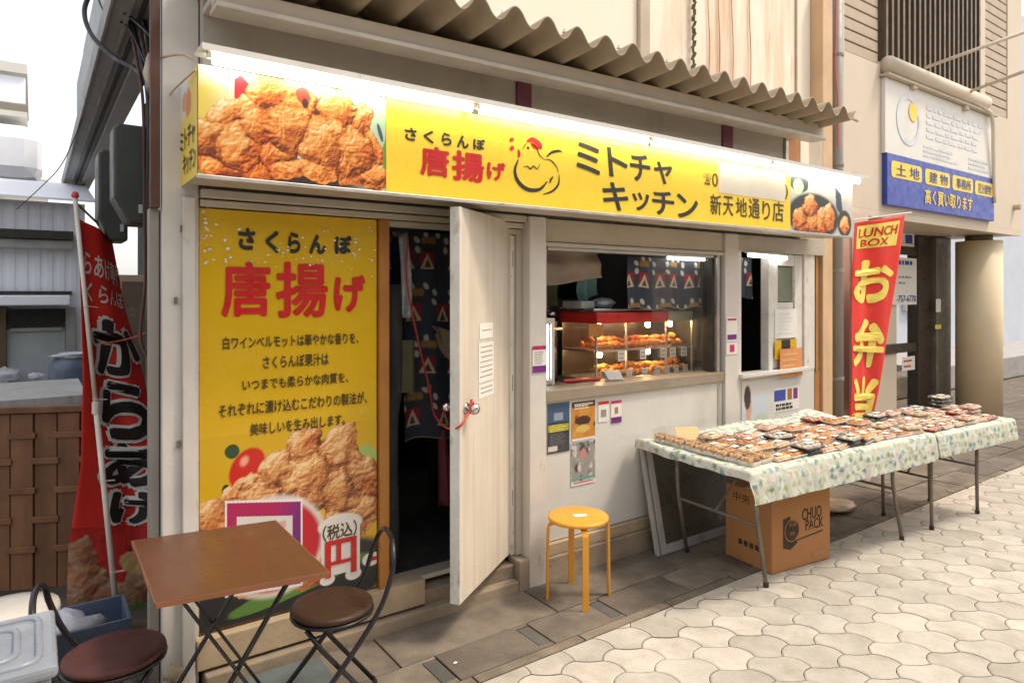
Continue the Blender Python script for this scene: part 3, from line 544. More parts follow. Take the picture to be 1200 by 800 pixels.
lettering(sign, M['ink'], [sg(c, p0, p1, t, b, bold=.045) for c, p0, p1, t, b in hira])
lettering(sign, M['red'], [sg('唐', 492, 526, 172, 207, bold=.04), sg('揚', 529, 567, 178, 213, bold=.04), sg('げ', 570, 592, 190, 212, bold=.045)])
lettering(sign, M['ink'], [sg(c, p0, p1, t, b, bold=.03, slant=-.12) for c, p0, p1, t, b in (('ミ', 674, 703, 168, 204), ('ト', 712, 735, 174, 208), ('チ', 738, 762, 181, 213), ('ャ', 766, 788, 190, 216), ('キ', 706, 736, 214, 247), ('ッ', 741, 761, 226, 247), ('チ', 764, 790, 224, 252), ('ン', 793, 818, 228, 256))])
lettering(sign, M['inkbrown'], [sg('☎', 824, 833, 203, 217), sg('0', 834, 841, 203, 219, bold=.01), sg(')', 919, 923, 216, 234, bold=.01), sg('新', 832, 845, 228, 252, bold=.015), sg('天', 847, 859, 230, 253, bold=.015), sg('地', 862, 875, 232, 254, bold=.015), sg('通', 877, 890, 233, 256, bold=.015), sg('り', 893, 902, 236, 258, bold=.015), sg('店', 905, 918, 236, 260, bold=.015)])
q0, q1 = atY(842, 193, SY), atY(920, 238, SY); MB().box(q0.x, q1.x, SY-.003, SY-.0012, atY(880, 231, SY).z, atY(880, 197, SY).z).build('blank_patch', M['patch'], sign)
def ribbon(mb, pts, w, fn):   # flat brush stroke, tapering
    P = arc([(p[0], p[1], 0) for p in pts], 6); n = len(P)
    for i in range(n):
        d = (P[min(i+1, n-1)]-P[max(i-1, 0)]).normalized(); m = Vector((-d.y, d.x, 0)); ww = w*(.25+.75*math.sin(math.pi*(i+.5)/n))/2
        mb.v += [fn(*(P[i]+m*ww)[:2]), fn(*(P[i]-m*ww)[:2])]
    b = len(mb.v)-2*n; mb.f += [(b+2*i, b+2*i+1, b+2*i+3, b+2*i+2) for i in range(n-1)]
def sp(px, py): v = atY(px, py, SY); return (v.x, v.z)
rb = MB()
ribbon(rb, [sp(*p) for p in ((607, 187), (603, 200), (607, 213), (618, 222), (632, 222), (641, 213))], .022, pf)
for st, w in ((((621, 168), (628, 173), (632, 182), (637, 187)), .007), (((637, 187), (645, 188), (652, 196), (654, 203)), .007), (((640, 184), (646, 179), (654, 177), (658, 178)), .014), (((655, 205), (654, 216), (647, 224), (636, 228)), .012), (((648, 207), (645, 211), (644, 215)), .012),
              (((613, 196), (618, 195), (621, 198), (625, 195), (629, 198), (633, 192)), .008), (((618, 175), (619, 172)), .016), (((612, 175), (615, 170), (617, 168)), .005)): ribbon(rb, [sp(*p) for p in st], w, pf)
me = bpy.data.meshes.new('rooster'); me.from_pydata([tuple(v-org(sign)) for v in rb.v], [], rb.f); me.materials.append(M['ink']); link('rooster_drawing', me, sign)
rb = MB()
for st, w in ((((617, 166), (624, 164), (632, 170), (634, 175)), .030), (((622, 168), (626, 172), (633, 174)), .02), (((607, 175), (608, 181), (607, 185)), .018), (((598, 162), (600, 166)), .032), (((598, 172), (601, 176)), .032)): ribbon(rb, [sp(*p) for p in st], w, pf)
me = bpy.data.meshes.new('rooster'); me.from_pydata([tuple(v-org(sign)) for v in rb.v], [], rb.f); me.materials.append(M['red']); link('rooster_drawing', me, sign)
# lamp row along the top edge
lamp = thing('sign_lamp', 'row of lit fluorescent tubes along the top edge of the long yellow signboard', 'lamp', (sx0, 2.66, sz1))
MB().box(sx0-.01, sx1+.01, 2.60, 2.74, 2.540, 2.548).build('tray', M['white'], lamp); MB().box(sx0-.01, sx1+.01, 2.592, 2.598, 2.525, 2.548).build('tray_lip', M['white'], lamp)
n = 4; Ls = (sx1-sx0)/n
for i in range(n):
    a = sx0+i*Ls+.02; MB().tube([(a+.02, 2.665, 2.512), (a+Ls-.03, 2.665, 2.512)], .0145, 12).build('tube', M['tube'], lamp, smooth=True)
    for q in (a, a+Ls-.028): MB().box(q, q+.012, 2.652, 2.678, 2.518, 2.54).build('lamp_holder', M['white'], lamp)
# ------------------------------------------------------------ tall poster by the door
PY = 3.072
pc = [atY(233, 229, PY), atY(441, 262, PY), atY(240, 736, PY), atY(441, 694, PY)]
px0, px1, pz0, pz1 = .569, 1.374, .212, 2.012
post = thing('poster_panel', 'tall yellow poster panel of fried chicken with red lettering, left of the open door', 'poster', (px0, PY, pz0))
post['face'] = PY-.001
MB().box(px0, px1, PY+.001, PY+.02, pz0, pz1).build('panel', M['pyellow'], post, bevel=.001)
pw = px1-px0; ph = .82
A = Art(pw, ph, 300, 330, (.62, .38, .010)); w, h = pw, ph
A.put(sm(.62*h, .45*h, A.V)*sm(.30*w, .0, A.U), (.50, .48, .14)); A.put(sm(.5*h, .2*h, A.V)*sm(.2*w, 0, A.U), (.22, .28, .05))
A.ell(.50*w, .10*h, .62*w, .24*h, (.018, .020, .022), rot=.10); A.ell(.55*w, .13*h, .40*w, .05*h, (.10, .22, .04), rot=.2, wob=.4); A.ell(.92*w, .70*h, .1*w, .16*h, (.35, .48, .12), wob=.3)
A.ell(.24*w, .82*h, .085*w, .115*h, (.58, .02, .01), rot=-.55); A.ell(.225*w, .86*h, .02*w, .028*h, (.85, .35, .25), rot=-.5, soft=.5); A.ell(.165*w, .92*h, .035*w, .035*h, (.03, .07, .03), wob=.9); A.ell(.13*w, .72*h, .02*w, .03*h, (.03, .05, .02))
bl = [(.06*w, .56*h, .14*w, .14*h, 0), (.55*w, .90*h, .12*w, .13*h, .3), (.77*w, .84*h, .12*w, .15*h, -.2), (.91*w, .66*h, .12*w, .16*h, .2), (.40*w, .78*h, .13*w, .12*h, -.5), (.90*w, .44*h, .13*w, .14*h, .2), (.30*w, .60*h, .18*w, .17*h, .4),
      (.77*w, .58*h, .13*w, .15*h, 0), (.58*w, .69*h, .15*w, .17*h, .2), (.16*w, .42*h, .16*w, .16*h, .3), (.42*w, .42*h, .19*w, .17*h, 0), (.74*w, .36*h, .14*w, .14*h, .5), (.55*w, .22*h, .2*w, .12*h, 0), (.3*w, .24*h, .18*w, .12*h, .1)]
A.heap(bl, 21, 26, pal=[(.10, .03, .010), (.40, .13, .035), (.66, .33, .11), (.82, .60, .32)])
A.ell(.385*w, .37*h, .295*w, .275*h, (.72, .68, .62)); A.ell(.385*w, .37*h, .268*w, .25*h, (.50, .012, .02))
QP = [(.125*w, .155*h), (.545*w, .115*h), (.545*w, .605*h), (.125*w, .665*h)]; A.poly(QP, (.75, .72, .68)); ins = [(.137*w, .17*h), (.533*w, .13*h), (.533*w, .59*h), (.137*w, .65*h)]; A.poly(ins, (.40, .012, .09))
m0 = A.C.copy(); A.put(sm(.30*w, .52*w, A.U-.35*(A.V-.4*h)), (.16, .02, .18)); B_ = Art(pw, ph, 300, 330, (0, 0, 0)).poly(ins, (1, 1, 1)).C; A.C = m0*(1-B_)+A.C*B_
A.poly([(.185*w, .24*h), (.485*w, .20*h), (.485*w, .52*h), (.185*w, .57*h)], (.66, .62, .56)); A.rect(.33*w, .45*w, .46*h, .50*h, (.60, .36, .34))
A.rect(.655*w, .89*w, .13*h, .40*h, (.72, .68, .62)); A.ell(.77*w, .415*h, .135*w, .062*h, (.72, .68, .62)); A.ell(.69*w, .11*h, .045*w, .03*h, (.72, .68, .62)); A.ell(.85*w, .11*h, .05*w, .035*h, (.72, .68, .62)); A.ell(.965*w, .17*h, .06*w, .04*h, (.72, .68, .62)); A.ell(.975*w, .17*h, .04*w, .014*h, (.5, .02, .03))
A.build('photo_print', rectfn(px0+.001, px1-.001, pz0+.002, pz0+ph, PY-.001), post)
pp = planeY(PY-.001)
def pg(s, a, b, t, o, bold=0., slant=0.):
    pm = (a+b)/2; return (s, (atY(a, 0, PY).x, atY(b, 0, PY).x, atY(pm, o, PY).z, atY(pm, t, PY).z), bold, slant)
lettering(post, M['ink'], [pg('さ', 279, 299, 267, 293, .06), pg('く', 311, 327, 270, 297, .06), pg('ら', 337, 352, 272, 297, .06), pg('ん', 362, 382, 275, 298, .06), pg('ぼ', 392, 412, 276, 298, .06)])
lettering(post, M['red'], [pg('唐', 259, 317, 306, 371, .032), pg('揚', 323, 384, 307, 372, .03), pg('げ', 391, 428, 322, 366, .05)])
lettering(post, M['inkbrown'], [pg('白ワインベルモットは華やかな香りを、', 261, 420, 392, 406, .02), pg('さくらんぼ果汁は', 308, 385, 415, 430, .02), pg('いつまでも柔らかな肉質を、', 284, 408, 440, 453, .02),
    pg('それぞれに漬け込むこだわりの製法が、', 256, 430, 466, 481, .02), pg('美味しいを生み出します。', 293, 404, 490, 504, .02), pg('（税込）', 378, 418, 612, 630, .02)], pp, 'small_lettering')
pe = planeY(PY-.003); x0, x1 = px0+.675*w, px0+.868*w; za, zb = pz0+.125*h, pz0+.335*h
yen = MB()
for kq, b in enumerate(((x0, x0+.028, za, zb), (x1-.028, x1, za, zb), (x0, x1, zb-.022, zb), (x0+.055, x0+.078, za+.07, zb), (x0, x1, za+.055, za+.072))): kv = Vector((0, -.0002*kq, 0)); yen.add([pe(b[0], b[2])+kv, pe(b[1], b[2])+kv, pe(b[1], b[3])+kv, pe(b[0], b[3])+kv], [(0, 1, 2, 3)])
yen.build('yen_character', M['red'], post)
# the lettering peels: torn white flakes over the black hiragana
fl = MB()
for k in range(90):
    cx, cz = px0+.10+abs(rng.rand())*.62, 1.845+rng.normal(0, .05); r = rng.uniform(.002, .009); q = rng.rand()*6
    if k > 55: cx, cz = px0+rng.choice([.03, .77])+rng.normal(0, .015), 1.9+rng.normal(0, .07)
    fl.add([pe(cx+r*math.cos(q+t*1.26)*rng.uniform(.5, 1.4), cz+r*math.sin(q+t*1.26)*rng.uniform(.4, 1.)) for t in range(5)], [(0, 1, 2, 3, 4)])
stuff(fl.build('peeled_flakes', M['white_ink'], post))
# ------------------------------------------------------------ small sheets stuck on walls
def sheet(name, label, cat, b, Y, art=None, m='paper', group=None):
    o = MB().box(b[0], b[1], Y-.002, Y, b[2], b[3]).build(name, M[m]); tag(o, label, cat, group); 
    if art: art(o, b, Y)
    return o
def lines(o, b, Y, n, m='ink', x0=.12, x1=.88, z0=.1, z1=.9, th=.35, dash=True):
    mb = MB(); W_, H_ = b[1]-b[0], b[3]-b[2]
    for i in range(n):
        zc = b[2]+H_*(z0+(z1-z0)*(i+.5)/n); t = H_*(z1-z0)/n*th; x = b[0]+W_*x0; e_ = b[0]+W_*rng.uniform(x1-.25, x1)
        while x < e_: l_ = W_*rng.uniform(.04, .12); mb.add([(x, Y-.004, zc-t/2), (min(x+l_, e_), Y-.004, zc-t/2), (min(x+l_, e_), Y-.004, zc+t/2), (x, Y-.004, zc+t/2)], [(0, 1, 2, 3)]); x += l_+W_*.025
    me = bpy.data.meshes.new('print'); me.from_pydata([tuple(v-org(o)) for v in mb.v], [], mb.f); me.materials.append(M[m]); link('print', me, o)
def band(o, b, Y, r, m): x0, x1, z0, z1 = (b[0]+(b[1]-b[0])*r[0], b[0]+(b[1]-b[0])*r[1], b[2]+(b[3]-b[2])*r[2], b[2]+(b[3]-b[2])*r[3]); MB().box(x0, x1, Y-.004, Y-.0025, z0, z1).build('print', M[m], o)
def a_dark(o, b, Y):
    w, h = b[1]-b[0], b[3]-b[2]; A = Art(w, h, 40, 60, (.03, .04, .06)); A.rect(0, w, .62*h, h, (.05, .09, .16)); A.rect(.3*w, .7*w, .66*h, .80*h, (.25, .32, .4)); A.put(fbm(A.U/w*6, A.V/h*7, 4, 2)*sm(.5*h, 0, A.V)*.8, (.10, .09, .07)); A.rect(.03*w, .97*w, .44*h, .56*h, (.5, .5, .04), .7); A.rect(.05*w, .45*w, .04*h, .14*h, (.6, .55, .5)); A.build('print', rectfn(b[0], b[1], b[2], b[3], Y-.003), o); lines(o, b, Y, 4, 'yellow_ink', z0=.42, z1=.58, th=.4); lines(o, b, Y, 9, 'pipe', z0=.16, z1=.4, th=.3)
    lettering(o, M['ink'], [('FRIED NIGHT', (b[0]+.01, b[1]-.01, b[2]+.45*h, b[2]+.495*h), .02)], planeY(Y-.003)) if 0 else None
def a_orange(o, b, Y):
    w, h = b[1]-b[0], b[3]-b[2]; A = Art(w, h, 40, 60, (.45, .15, .02)); A.put(fbm(A.U/w*5, A.V/h*6, 4, 4), (.65, .34, .06)); A.put(sm(.5, .7, fbm(A.U/w*4, A.V/h*5, 4, 8)), (.08, .03, .02)); A.rect(0, w, .86*h, h, (.05, .02, .015)); A.rect(.1*w, .9*w, .91*h, .95*h, (.6, .5, .35)); A.rect(0, w, 0, .06*h, (.7, .68, .62)); A.ell(.5*w, .5*h, .3*w, .12*h, (.06, .03, .02), wob=.8); A.ell(.45*w, .3*h, .3*w, .1*h, (.6, .42, .12), wob=.8); A.build('print', rectfn(b[0], b[1], b[2], b[3], Y-.003), o); lines(o, b, Y, 2, 'paper', z0=.8, z1=.92, th=.5)
def a_grey(o, b, Y):
    w, h = b[1]-b[0], b[3]-b[2]; A = Art(w, h, 40, 60, (.28, .28, .25)); A.put(sm(.42, .65, fbm(A.U/w*5, A.V/h*5, 4, 14)), (.05, .05, .05)); A.put(sm(.52, .7, fbm(A.U/w*6, A.V/h*5, 4, 24)), (.55, .5, .5)); A.ell(.5*w, .72*h, .14*w, .12*h, (.5, .22, .2), wob=.5); A.rect(0, w, .12*h, .17*h, (.1, .35, .28)); A.rect(0, w, 0, .1*h, (.70, .66, .62)); A.rect(.1*w, .9*w, .05*h, .08*h, (.5, .1, .1)); A.build('print', rectfn(b[0], b[1], b[2], b[3], Y-.003), o)
WY = 3.053
def wb(x0, yt, x1, yb, Y): a, b = atY(x0, yt, Y), atY(x1, yb, Y); m_ = (x0+x1)/2; return (a.x, b.x, atY(m_, yb, Y).z, atY(m_, yt, Y).z)
sheet('wall_poster', 'dark blue event poster with yellow band on the white panel beside the post', 'poster', wb(641, 472, 667, 530, WY), WY, a_dark)
sheet('wall_poster', 'orange and brown film poster, upper one of the pair above the stool', 'poster', wb(670, 470, 697, 515, WY), WY, a_orange)
sheet('wall_poster', 'grey photographic poster hung directly below the orange poster', 'poster', wb(669, 517, 697, 567, WY), WY, a_grey)
def a_pay(o, b, Y): band(o, b, Y, (0, 1, .86, 1), 'red'); band(o, b, Y, (.25, .75, .25, .6), 'pipe')
def a_pay2(o, b, Y): band(o, b, Y, (0, 1, .88, 1), 'pink'); band(o, b, Y, (0, 1, 0, .26), 'purpleink'); band(o, b, Y, (.35, .65, .42, .7), 'cardtape')
sheet('payment_sticker', 'small white sticker with red top bar right of the orange poster', 'sticker', wb(701, 470, 713, 494, WY), WY, a_pay); sheet('payment_sticker', 'white sticker with pink top and purple foot, rightmost on the white panel', 'sticker', wb(716, 469, 728, 495, WY), WY, a_pay2)
sheet('payment_sticker', 'white sticker with pink and purple bands on the white post beside the door', 'sticker', wb(624, 405, 640, 436, 2.997), 2.997, lambda o, b, Y: (band(o, b, Y, (0, 1, .86, 1), 'pink'), band(o, b, Y, (0, 1, 0, .25), 'purpleink'), lines(o, b, Y, 6, 'pipe', z0=.3, z1=.8)))
sheet('payment_sticker', 'white sticker with pink bar on the post right of the serving window', 'sticker', wb(851, 371, 864, 400, 3.027), 3.027, lambda o, b, Y: (band(o, b, Y, (.1, .9, .85, .93), 'pink'), band(o, b, Y, (.1, .9, .08, .28), 'purpleink')))
sheet('payment_sticker', 'square pink mark sticker under the purple one right of the serving window', 'sticker', wb(851, 401, 864, 415, 3.027), 3.027, lambda o, b, Y: band(o, b, Y, (.3, .7, .2, .8), 'pink'))
def a_boy(o, b, Y):
    w, h = b[1]-b[0], b[3]-b[2]; A = Art(w, h, 40, 40, (.62, .60, .55)); A.rect(0, .8*w, 0, .75*h, (.55, .60, .66)); A.ell(.2*w, .1*h, .14*w, .3*h, (.45, .55, .4)); A.ell(.2*w, .55*h, .09*w, .26*h, (.60, .36, .24)); A.ell(.17*w, .72*h, .10*w, .2*h, (.05, .025, .015)); A.ell(.6*w, .3*h, .25*w, .12*h, (.35, .5, .2), wob=.6, a=.5); A.build('print', rectfn(b[0], b[1], b[2], b[3], Y-.003), o)
sheet('wall_poster', 'pale poster with a dark-haired head on the wall behind the flowered table', 'poster', (4.27, 4.68, .55, 1.0), 3.058, a_boy)
def a_grid(o, b, Y): band(o, b, Y, (.06, .48, .45, .9), 'blueink'); band(o, b, Y, (.56, .72, .45, .9), 'orangewood'); band(o, b, Y, (.78, .94, .45, .9), 'purpleink'); lines(o, b, Y, 2, 'ink', z0=.05, z1=.35, th=.7)
sheet('wall_notice', 'white notice with blue, orange and purple squares below the second window', 'notice', wb(905, 453, 936, 481, 3.058), 3.058, a_grid)
sheet('wall_notice', 'orange paper notice leaning on the sill of the second window', 'notice', wb(914, 408, 940, 441, 3.03), 3.03, lambda o, b, Y: lines(o, b, Y, 4, 'paperyellow'), 'orangepaper')
sheet('wall_notice', 'yellow and black card tucked behind the orange notice on the second window', 'notice', wb(908, 398, 933, 420, 3.05), 3.05, lambda o, b, Y: band(o, b, Y, (.3, .7, .3, 1), 'ink'), 'pyellow')
sheet('wall_notice', 'faded white notice with blue lettering below the green window pane', 'notice', wb(908, 362, 934, 396, 3.068), 3.068, lambda o, b, Y: lines(o, b, Y, 6, 'paleblue'), 'paper')
# sheets on the open door
def doorfn(a, z, e=.002): return hp+dd*a-nn*e+Vector((0, 0, z))
def dsheet(label, a0, a1, z0, z1, m='paper', e=.002, nl=5):
    mb = MB(); P = [doorfn(a0, z0, e), doorfn(a1, z0, e), doorfn(a1, z1, e), doorfn(a0, z1, e)]; mb.add(P, [(0, 1, 2, 3)]); o = mb.build('door_notice', M[m], solid=0); tag(o, label, 'notice')
    lb = MB()
    for i in range(nl):
        z = z1-(i+1)*(z1-z0)/(nl+1); b = a0+.02; 
        while b < a1-.03: l_ = rng.uniform(.01, .03); lb.add([doorfn(b, z, e+.001), doorfn(b+l_, z, e+.001), doorfn(b+l_, z+.006, e+.001), doorfn(b, z+.006, e+.001)], [(0, 1, 2, 3)]); b += l_+.006
    lb.build('print', M['pipe'], o, solid=0)
dsheet('upper white paper notice taped to the open wooden door', .28, .46, 1.42, 1.50, nl=1); dsheet('long white printed notice taped in the middle of the open door', .27, .47, 1.20, 1.40, nl=7); dsheet('lower white card taped above the door knob', .27, .47, 1.12, 1.19, nl=2)
# ------------------------------------------------------------ printed curtains
def noren(w, h, nx, ny, seed=1):
    A = Art(w, h, nx, ny, (.032, .040, .062)); A.put(fbm(A.U*60, A.V*60, 3, seed)*.3, (.03, .045, .07)); r = np.random.RandomState(seed); c = .30
    for i in range(int(w/c)+2):
        for j in range(int(h/c)+2):
            x, y = i*c+.02-(j % 2)*.08, h-j*c-.16
            for s_ in (0, 1):
                X = x+s_*.12; A.rect(X-.042, X+.042, y-.045, y+.05, (.30, .012, .02), .9)
                A.poly([(X-.045, y-.05), (X+.045, y-.05), (X, y+.042)], (.52, .48, .36)); A.poly([(X-.022, y-.042), (X+.022, y-.042), (X, y+.008)], (.10, .05, .02))
            for k in range(6): q = k/5; A.ell(x+.13+.10*math.cos(math.pi*(1.15-q*1.3))+.02, y+.06+.10*math.sin(math.pi*q)*.95, .014, .021, (.50, .50, .46), rot=r.rand(), soft=.25)
            for k in range(3): A.ell(x+.10+.03*k, y+.115, .017, .022, (.30, .17, .05), wob=.5, soft=.25)
    return A
def curtain(name, label, x0, x1, z0, z1, Y, folds, amp, seed, hem=True):
    w, h = x1-x0, z1-z0; fn = lambda u, v: Vector((x0+w*u, Y+amp*math.sin(u*folds*6.28+.6*math.sin(v*3))*(1-.5*v)+.01*math.sin(u*17+v*2), z0+h*v+.012*math.sin(u*folds*5)*(1-v)))
    o = noren(w, h, int(w/.0045), int(h/.0045), seed).build(name, fn, None, M['printcloth']); tag(o, label, 'curtain')
    if hem: MB().tube([fn(k/30, .0)+Vector((0, -.003, -.002)) for k in range(31)], .004, 5).build('hem', M['canvas'], o)
    return o
curtain('printed_curtain', 'navy curtain printed with red patches and rice balls hanging inside the open doorway', 1.70, 2.35, .82, 2.0, 3.42, 2, .02, 1)
curtain('printed_curtain', 'left half of the dark printed curtain, bunched beside the yellow poster', 1.46, 1.74, 1.18, 2.0, 3.47, 1.5, .03, 5)
curtain('printed_curtain', 'navy printed curtain hanging across the top right of the serving window', 3.26, 4.0, 1.55, 1.90, 3.22, 3, .008, 7)
curtain('printed_curtain', 'narrow navy and red printed cloth in the second window opening', 4.26, 4.60, 1.62, 1.93, 3.20, 1, .01, 9, False)
o = MB().grid(lambda u, v: (1.86+u*.26+.02*math.sin(v*5), 3.36+.03*math.sin(u*9), 1.42-.17*math.sin(u*3.14)*(1-v)+.05*v*math.cos(u*3)), 20, 6).build('hanging_basket', M['canvas'], solid=.006, smooth=True); tag(o, 'pale checked cloth sling hanging low behind the open door', 'cloth')
tag(MB().grid(lambda u, v: (1.60+.05*u+.01*math.sin(v*4)+.015*(1-v)*u, 3.28+.02*math.sin(u*6), 1.52+.46*v), 6, 12).build('hanging_strip', M['strip'], solid=.004, smooth=True), 'shiny silver strip hanging from the lintel of the doorway', 'strip')
tag(MB().grid(lambda u, v: (1.905+(.05+.05*(1-v))*u, 3.40+.02*math.sin(u*9), .42+.44*v), 8, 8).build('hanging_cloth', M['redcloth'], solid=.004, smooth=True), 'maroon cloth hanging below the hem of the doorway curtain', 'cloth')
tag(MB().tube(arc([(1.57, 3.30, 1.70), (1.58, 3.30, 1.2), (1.56, 3.32, .9), (1.58, 3.34, .2)], 6), [.045]*19, 10).build('hanging_bag', M['interior'], smooth=True), 'dark grey rolled umbrella standing inside the doorway', 'umbrella')
tag(MB().grid(lambda u, v: (1.58+.09*u, 3.26+.015*math.sin(u*6), 1.12+.28*v), 6, 6).build('snack_bag', M['khaki'], solid=.01), 'khaki and white packet hanging on the dark post inside the doorway', 'packet')
kp = hp+dd*(Wd-.07)-nn*.03+Vector((0, 0, 1.10)); top = atY(478, 340, 3.2); mid = atD(503, 455, 3.75); low = atD(522, 500, 3.3)
rp = tag(MB().tube(arc([top+Vector((0, 0, .28)), top, mid, atD(508, 483, 3.6), low, atD(538, 500, 3.15), kp], 8), .006, 6).build('red_rope', M['rope'], smooth=True), 'red rope slung from inside the doorway to the knob of the open door', 'rope')
MB().tube([kp+Vector((-.012, 0, .02)), kp+Vector((.01, 0, .03)), kp+Vector((.012, 0, -.03)), kp+Vector((-.01, 0, -.02)), kp+Vector((0, 0, .045))], .007, 6).tube([mid+Vector((0, 0, .02)), mid-Vector((0, 0, .02))], .013, 6).build('knot', M['rope'], rp)
# ------------------------------------------------------------ inside the serving window
ct = tag(MB().box(2.31, 4.03, 3.21, 3.95, .16, 1.03).build('service_counter', M['counter'], bevel=.004), 'beige service counter behind the serving window under the showcase', 'counter')
hs = thing('hot_showcase', 'glass heated showcase with red top full of fried food in the serving window', 'showcase', (3.0, 3.3, 1.03))
hx0, hx1, hy0, hy1 = 3.04, 4.02, 3.30, 3.66
MB().box(hx0, hx1, hy0, hy1, 1.032, 1.075).build('base', M['alu'], hs, bevel=.004); MB().box(hx0-.02, hx1-.30, hy0-.03, hy1, 1.45, 1.525).build('red_top', M['caseRed'], hs, bevel=.006); MB().box(hx0-.02, hx1, hy0-.0, hy1, 1.527, 1.55).build('roof', M['chrome'], hs, bevel=.006); MB().box(hx1-.295, hx1, hy0, hy1, 1.45, 1.525).build('side_top', M['trim'], hs, bevel=.004)
MB().box(hx0, hx1, hy0+.02, hy1, 1.255, 1.268).build('shelf', M['alu'], hs, bevel=.002); MB().box(hx0, hx1, hy1-.01, hy1, 1.076, 1.449).build('back_panel', M['darkframe'], hs)
for x in (hx0, 3.32, hx1-.295, hx1-.012): MB().box(x, x+.012, hy0, hy0+.012, 1.076, 1.449).build('corner_post', M['alu'], hs)
MB().box(hx0+.013, hx1-.013, hy0+.004, hy0+.008, 1.078, 1.448).build('pane', M['glass'], hs); MB().box(hx0, hx0+.006, hy0+.02, hy1-.02, 1.078, 1.448).build('pane', M['glass'], hs)
for x, z in ((3.18, 1.425), (3.66, 1.425), (3.18, 1.23), (3.66, 1.23), (3.9, 1.425)): MB().lathe([(.004, -.022), (.014, -.018), (.02, 0), (.014, .016), (.008, .022)], (x, 3.42, z), 10).build('heat_lamp', M['bulb'], hs, smooth=True)
def lump(mb, c, r, seed=0, n=7):
    rr = random.Random(seed); vs = []; fs = []
    for i in range(n-1):
        th = math.pi*(i+.5)/(n-1)
        for k in range(n+2): q = 2*math.pi*k/(n+2); s = rr.uniform(.72, 1.2); vs.append(Vector(c)+Vector((r[0]*math.sin(th)*math.cos(q)*s, r[1]*math.sin(th)*math.sin(q)*s, r[2]*math.cos(th)*s)))
    m_ = n+2
    for i in range(n-2):
        for k in range(m_): a = i*m_+k; b = i*m_+(k+1) % m_; fs.append((a, b, b+m_, a+m_))
    fs += [tuple(range(m_)), tuple((n-2)*m_+k for k in range(m_-1, -1, -1))]; mb.add(vs, fs); return mb
kinds = [lump(MB(), (0, 0, 0), (.034, .024, .021), s).build('fried_piece', M['food'], smooth=True) for s in range(4)]
def food(label, group, pts, first=[0, 0, 0, 0]):
    for i, (x, y, z, s) in enumerate(pts):
        k = i % 4; o = kinds[k]
        if first[k]: o = o.copy(); COL.objects.link(o)
        first[k] = 1; o.location = (x, y, z); o.rotation_euler = (rng.uniform(-.5, .5), 0, rng.rand()*6); o.scale = (s*rng.uniform(.8, 1.3), s, s*rng.uniform(.8, 1.2)); tag(o, label, 'fried food', group)
food('golden piece of fried food on the upper shelf of the hot showcase', 'fried food on the upper showcase shelf', [(x+rng.uniform(-.01, .01), y, 1.288+.018*rng.rand()+(.03 if r_ == 1 else 0), rng.uniform(.8, 1.15)) for r_, y in enumerate((3.37, 3.44, 3.52)) for x in np.arange(3.12, 3.97, .055)])
food('orange piece of fried food on the lower floor of the hot showcase', 'fried food on the lower showcase floor', [(x+rng.uniform(-.01, .01), y, 1.098+.02*rng.rand()+(.03 if r_ == 1 else 0), rng.uniform(.9, 1.2)) for r_, y in enumerate((3.36, 3.44)) for x in np.arange(3.18, 3.98, .06)])
def a_price(o, b, Y): lines(o, b, Y, 2, 'pipe', th=.3)
for i, x in enumerate((3.24, 3.45, 3.66, 3.76, 3.88)): sheet('price_card', 'white price card hanging from the upper showcase shelf', 'price card', (x, x+.062, 1.19, 1.26), hy0-.004, a_price, group='price cards on the upper shelf')
for i, x in enumerate((3.20, 3.32, 3.47, 3.60, 3.70, 3.80, 3.90)): sheet('price_card', 'small white price card standing on the showcase floor', 'price card', (x, x+.05, 1.078, 1.13), hy0-.006, a_price, group='price cards on the lower floor')
tag(MB().hexa([(3.02, 3.16, 1.092), (3.12, 3.12, 1.092), (3.14, 3.18, 1.092), (3.04, 3.22, 1.092), (3.0, 3.18, 1.15), (3.10, 3.14, 1.15), (3.11, 3.17, 1.15), (3.01, 3.21, 1.15)]).build('price_board', M['paper'], bevel=.002), 'tilted white menu card at the left corner of the showcase', 'card')
tag(MB().box(2.93, 3.06, 3.25, 3.265, 1.37, 1.45).build('red_card', M['orangewood']), 'orange card hanging at the left end of the red showcase top', 'card')
tag(MB().tube([(2.72, 3.25, 1.10), (2.98, 3.20, 1.10)], .012, 8).build('tongs', M['caseRed']), 'red handled tongs lying on the counter left of the showcase', 'tongs')
fr = thing('drinks_fridge', 'small white glass-door display fridge at the left edge of the serving window', 'fridge', (2.33, 3.2, 1.03))
MB().box(2.32, 2.60, 3.50, 3.53, 1.09, 1.50).box(2.32, 2.34, 3.22, 3.5, 1.09, 1.50).box(2.34, 2.60, 3.22, 3.5, 1.47, 1.50).box(2.34, 2.60, 3.22, 3.5, 1.09, 1.12).build('body', M['white'], fr, bevel=.003)
MB().box(2.585, 2.605, 3.20, 3.22, 1.09, 1.50).box(2.34, 2.585, 3.20, 3.22, 1.485, 1.50).build('door_frame', M['white'], fr, bevel=.002); MB().box(2.345, 2.583, 3.206, 3.21, 1.11, 1.483).build('pane', M['glass'], fr)
for i, z in enumerate((1.22, 1.345)): MB().box(2.345, 2.58, 3.24, 3.5, z, z+.006).build('shelf', M['alu'], fr)
MB().box(2.565, 2.578, 3.225, 3.235, 1.13, 1.46).build('light_strip', M['tube2'], fr)
cols = ['pyellow', 'bluetxt', 'redtray', 'khaki', 'teal', 'orangewood']; k = 0
